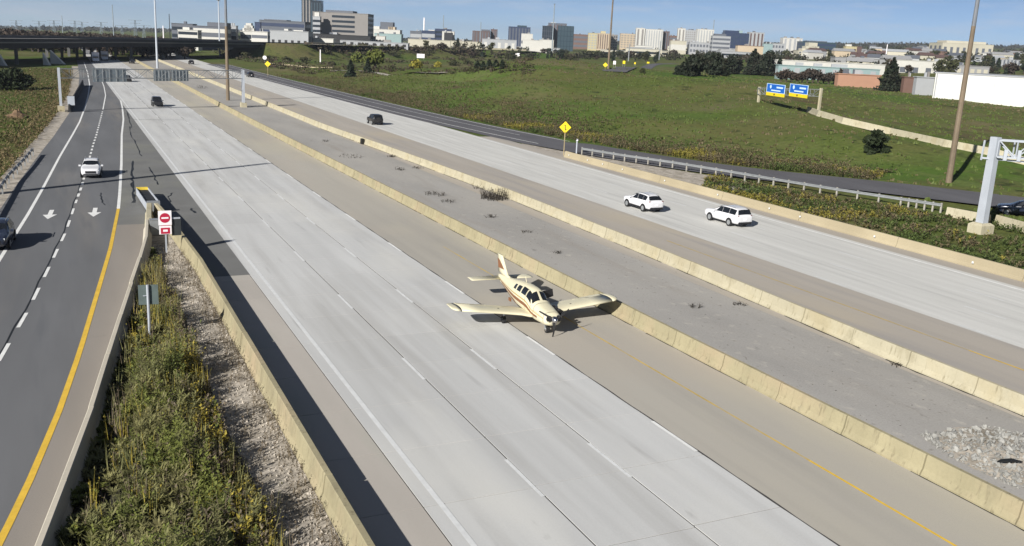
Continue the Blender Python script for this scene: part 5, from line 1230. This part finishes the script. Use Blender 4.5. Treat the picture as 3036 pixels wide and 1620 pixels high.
# scattered town houses
q = random.Random(55)
for i in range(64):
    px = q.uniform(2380, 3040); r = q.uniform(620, 1900); row = None
    g = AT(px, 180, r); z = H(g.x, g.y); w = q.uniform(9, 22); h = q.uniform(4, 8); yaw = q.uniform(-.5,.5)
    t = thing('town_house', 'small pale house among trees in the distant town at right', 'house', (g.x, g.y, z), math.atan2(RT.y, RT.x)+yaw, 'distant houses at right')
    wm = q.choice([B_white, B_cream, B_lgrey, B_pink, B_brick]); MB().box((0,0,h/2-1), (w, 9, h+2)).build('wall', wm, t)
    MB().add([(-w/2-.4,-5,h),(w/2+.4,-5,h),(w/2+.4,5,h),(-w/2-.4,5,h),(-w/2,0,h+2.6),(w/2,0,h+2.6)], [(0,1,5,4),(2,3,4,5),(0,4,3),(1,2,5),(3,2,1,0)]).build('roof', q.choice([B_roof, B_dgrey, B_brown, B_lgrey]), t)
for i in range(26):
    px = q.uniform(980, 2300); r = q.uniform(900, 1500); g = AT(px, 130, r); z = H(g.x, g.y); w = q.uniform(16, 40); h = q.uniform(4, 8)
    t = thing('low_building', 'low pale building along the foot of the skyline', 'building', (g.x, g.y, z), math.atan2(RT.y, RT.x)+q.uniform(-.3,.3), 'low buildings under the skyline')
    MB().box((0,0,h/2-1), (w, 14, h+2)).build('wall', q.choice([B_white, B_cream, B_lgrey, B_lgrey]), t); MB().box((0,0,h+.2), (w+.5, 14.5, .4)).build('roof', B_roof, t); MB().box((0,-7.05,h*.5), (w*.9,.12,h*.3)).build('window_band', B_glass, t)
# trees of the town: shared crowns, each tree its own thing
protos = []
for k in range(5):
    qq = random.Random(300+k); tr, cr = tree_meshes('leafy' if k < 4 else 'conifer', 9, 9 if k < 4 else 5, qq, 1.0, 330)
    a = tr.build('trunk', M_bark); c = cr.build('crown', [M_olive, M_brownleaf, M_olive, M_spruce, M_spruce][k]); protos.append((a.data, c.data)); bpy.data.objects.remove(a); bpy.data.objects.remove(c)
def far_tree(px, r, sc, k, label, group):
    g = AT(px, 150, r); t = thing('distant_tree', label, 'tree', (g.x, g.y, H(g.x, g.y)-.2), q.uniform(0,6), group); t.scale = (sc, sc, sc*q.uniform(.8,1.15))
    link('trunk', protos[k][0], None, t); link('crown', protos[k][1], None, t)
for i in range(140):
    px = q.uniform(2290, 3060); r = 480+1600*q.random()**1.2; far_tree(px, r, q.uniform(.55,1.15), q.choice([0,0,1,2,3,4]), 'dark tree among the houses of the distant town at right', 'town trees at right')
for i in range(146):
    px = q.uniform(690, 2300); r = q.uniform(640, 1250); far_tree(px, r, q.uniform(.45,.85), q.choice([0,1,2,3,4]), 'dark tree along the foot of the skyline', 'trees under the skyline')
for i in range(12):
    far_tree(2325+i*16, 395+q.uniform(-8,8), q.uniform(.5,.75), 1, 'dark reddish tree of the hedge before the orange wall', 'reddish hedge before the orange wall')
wb_, wt_ = MB(), MB()
for i in range(300):
    px = -40+600*(i/300)+q.uniform(-8,8); r = q.uniform(430, 660); g = AT(px, 150, r); g.z = H(g.x, g.y)-.2; sc = q.uniform(.75,1.1)*lerp(1.05, .85, i/300); me_t, me_c = protos[1]; a = q.uniform(0, 6.28); ca, sa = math.cos(a), math.sin(a)
    for bb, me in ((wt_, me_t), (wb_, me_c)):
        bb.add([(g.x+sc*(v.co.x*ca-v.co.y*sa), g.y+sc*(v.co.x*sa+v.co.y*ca), g.z+sc*v.co.z) for v in me.vertices], [tuple(p.vertices) for p in me.polygons])
wd = wb_.build('distant_wood', M_brownleaf); tag(wd, 'brownish wood reading as one mass behind the overpass', 'woods', kind='stuff'); wt_.build('trunks', M_bark, wd)
# belts of dark trees that read as one mass in front of the skyline and through the town
bt = MB()
for i in range(620):
    if i < 330: px, r = q.uniform(690, 2300), q.choice([q.uniform(700, 900), q.uniform(1000, 1200)])
    else: px, r = q.uniform(2290, 3060), 560+1500*q.random()
    if noise.noise(Vector((px*.012, r*.004, 40))) < -.15: continue
    g = AT(px, 150, r); s = q.uniform(2.2, 4.6)*(1 if i < 330 else 1.15); z = H(g.x, g.y)
    for j in range(3): cards(bt, (g.x+q.gauss(0, s), g.y+q.gauss(0, s), z+s*q.uniform(.4,1.0)), 22, (s*.9, s*.9, s*.75), s*.34, q)
tag(bt.build('tree_belts', leafmat('belt_foliage', (.020,.026,.014), (.034,.032,.018), (.040,.030,.020), hueper=.02)), 'dark belts of trees between the distant buildings', 'trees', kind='stuff')
# far-off woods on the horizon ridge: one mass
b = MB()
for i in range(2600):
    px = q.uniform(-200, 3300); r = q.uniform(2300, 4200); g = AT(px, 150, r); z = H(g.x, g.y); s = q.uniform(4, 9)
    cards(b, (g.x, g.y, z+s*.6), 4, (s*1.4, s*1.4, s*.7), s*.8, q)
tag(b.build('horizon_woods', leafmat('horizon_foliage', (.030,.034,.022), (.042,.036,.028), hueper=.01)), 'far-off woods along the horizon', 'woods', kind='stuff')
# transmission pylons at left
def pylon(px, top, d, label):
    g = AT(px, top, d); z = H(g.x, g.y); h = g.z-z; t = thing('pylon', label, 'pylon', (g.x, g.y, z), math.atan2(RT.y, RT.x)); m = mat('pylon_steel_hazed', srgb(104,116,126), .7, var=.05)  # bluish distance haze is mixed into the pylon colour
    for sx in (-1, 1):
        for sy in (-1, 1): MB().bar((sx*1.5, sy*1.5, 0), (sx*.35, sy*.35, h), .22).build('leg', m, t)
    for f, w in ((.99,13),(.84,10)): MB().bar((-w/2*d/900, 0, h*f), (w/2*d/900, 0, h*f), .35).build('cross_arm', m, t)
    for f in (.2,.4,.6,.8): MB().bar((-lerp(1.5,.35,f), -lerp(1.5,.35,f), h*f), (lerp(1.5,.35,f+.15), -lerp(1.5,.35,f), h*(f+.15)), .18).build('brace', m, t)
for px, top, lab in ((47,61,'first'),(115,63,'second'),(159,61,'third'),(221,62,'fourth'),(242,66,'fifth'),(299,66,'sixth'),(361,76,'seventh'),(400,60,'eighth'),(426,76,'ninth')):
    pylon(px, top, 900, lab+' transmission pylon from the left on the skyline')
for (px, py, w, h, lab, m) in ((1247,178,5.0,2.6,'white board behind the yellow bushes in the valley',M_signw),(1534,172,3.4,2.4,'small white board under the dark blue office',M_signw),(1821,203,.9,1.2,'white marker right of the hilltop pole',M_signw),(1849,200,.9,1.1,'pale yellow marker along the hill road',M_signy),(1882,197,1.0,1.1,'yellow marker farther along the hill road',M_signy),(1921,195,1.6,1.0,'wide yellow chevron board at the hill road bend',M_signy)):
    g = GT(px, py); t = thing('roadside_board', lab, 'road sign', g, math.atan2(RT.y, RT.x))
    for sx in (-.4, .4): MB().bar((sx*w, .06, -.3), (sx*w, .06, 1.2+h), .10).build('post', M_galv, t)
    MB().box((0, 0, 1.2+h/2), (w, .05, h)).build('board', m, t)
# wall in front of the overpass cut at left, road on the hill top
ribbon('hill_road', [tuple(GT(x, y).xy) for x, y in ((1815,210),(1850,205),(1930,196),(2000,190))], 7, .12, M_dark_asph, zf=H)
ribbon('valley_road', [tuple(GT(x, y).xy) for x, y in ((980,212),(1100,216),(1250,219),(1320,219))], 3.5, .12, M_brown2, zf=H)
ribbon('distant_road', [tuple(GT(x, y).xy) for x, y in ((900,140),(1100,139),(1300,144),(1600,156),(1900,168))], 9, .25, M_brown2, zf=H)

# ---------------------------------------------------------------- air
hz = MB().box((2250, 4480, 22), (13800, 9300, 250)).build('haze', None); tag(hz, kind='stuff'); hz['label'] = 'thin pale haze over the whole landscape'; hz['category'] = 'haze'
hm = bpy.data.materials.new('haze_air'); hm.use_nodes = True; hn = hm.node_tree; hn.nodes.clear()
ho = hn.nodes.new('ShaderNodeOutputMaterial'); hv = hn.nodes.new('ShaderNodeVolumePrincipled'); hv.inputs['Color'].default_value = (.80,.88,1,1); hv.inputs['Density'].default_value = HAZE
hv.inputs['Anisotropy'].default_value = .2
hn.links.new(hv.outputs[0], ho.inputs['Volume']); hz.data.materials.append(hm)
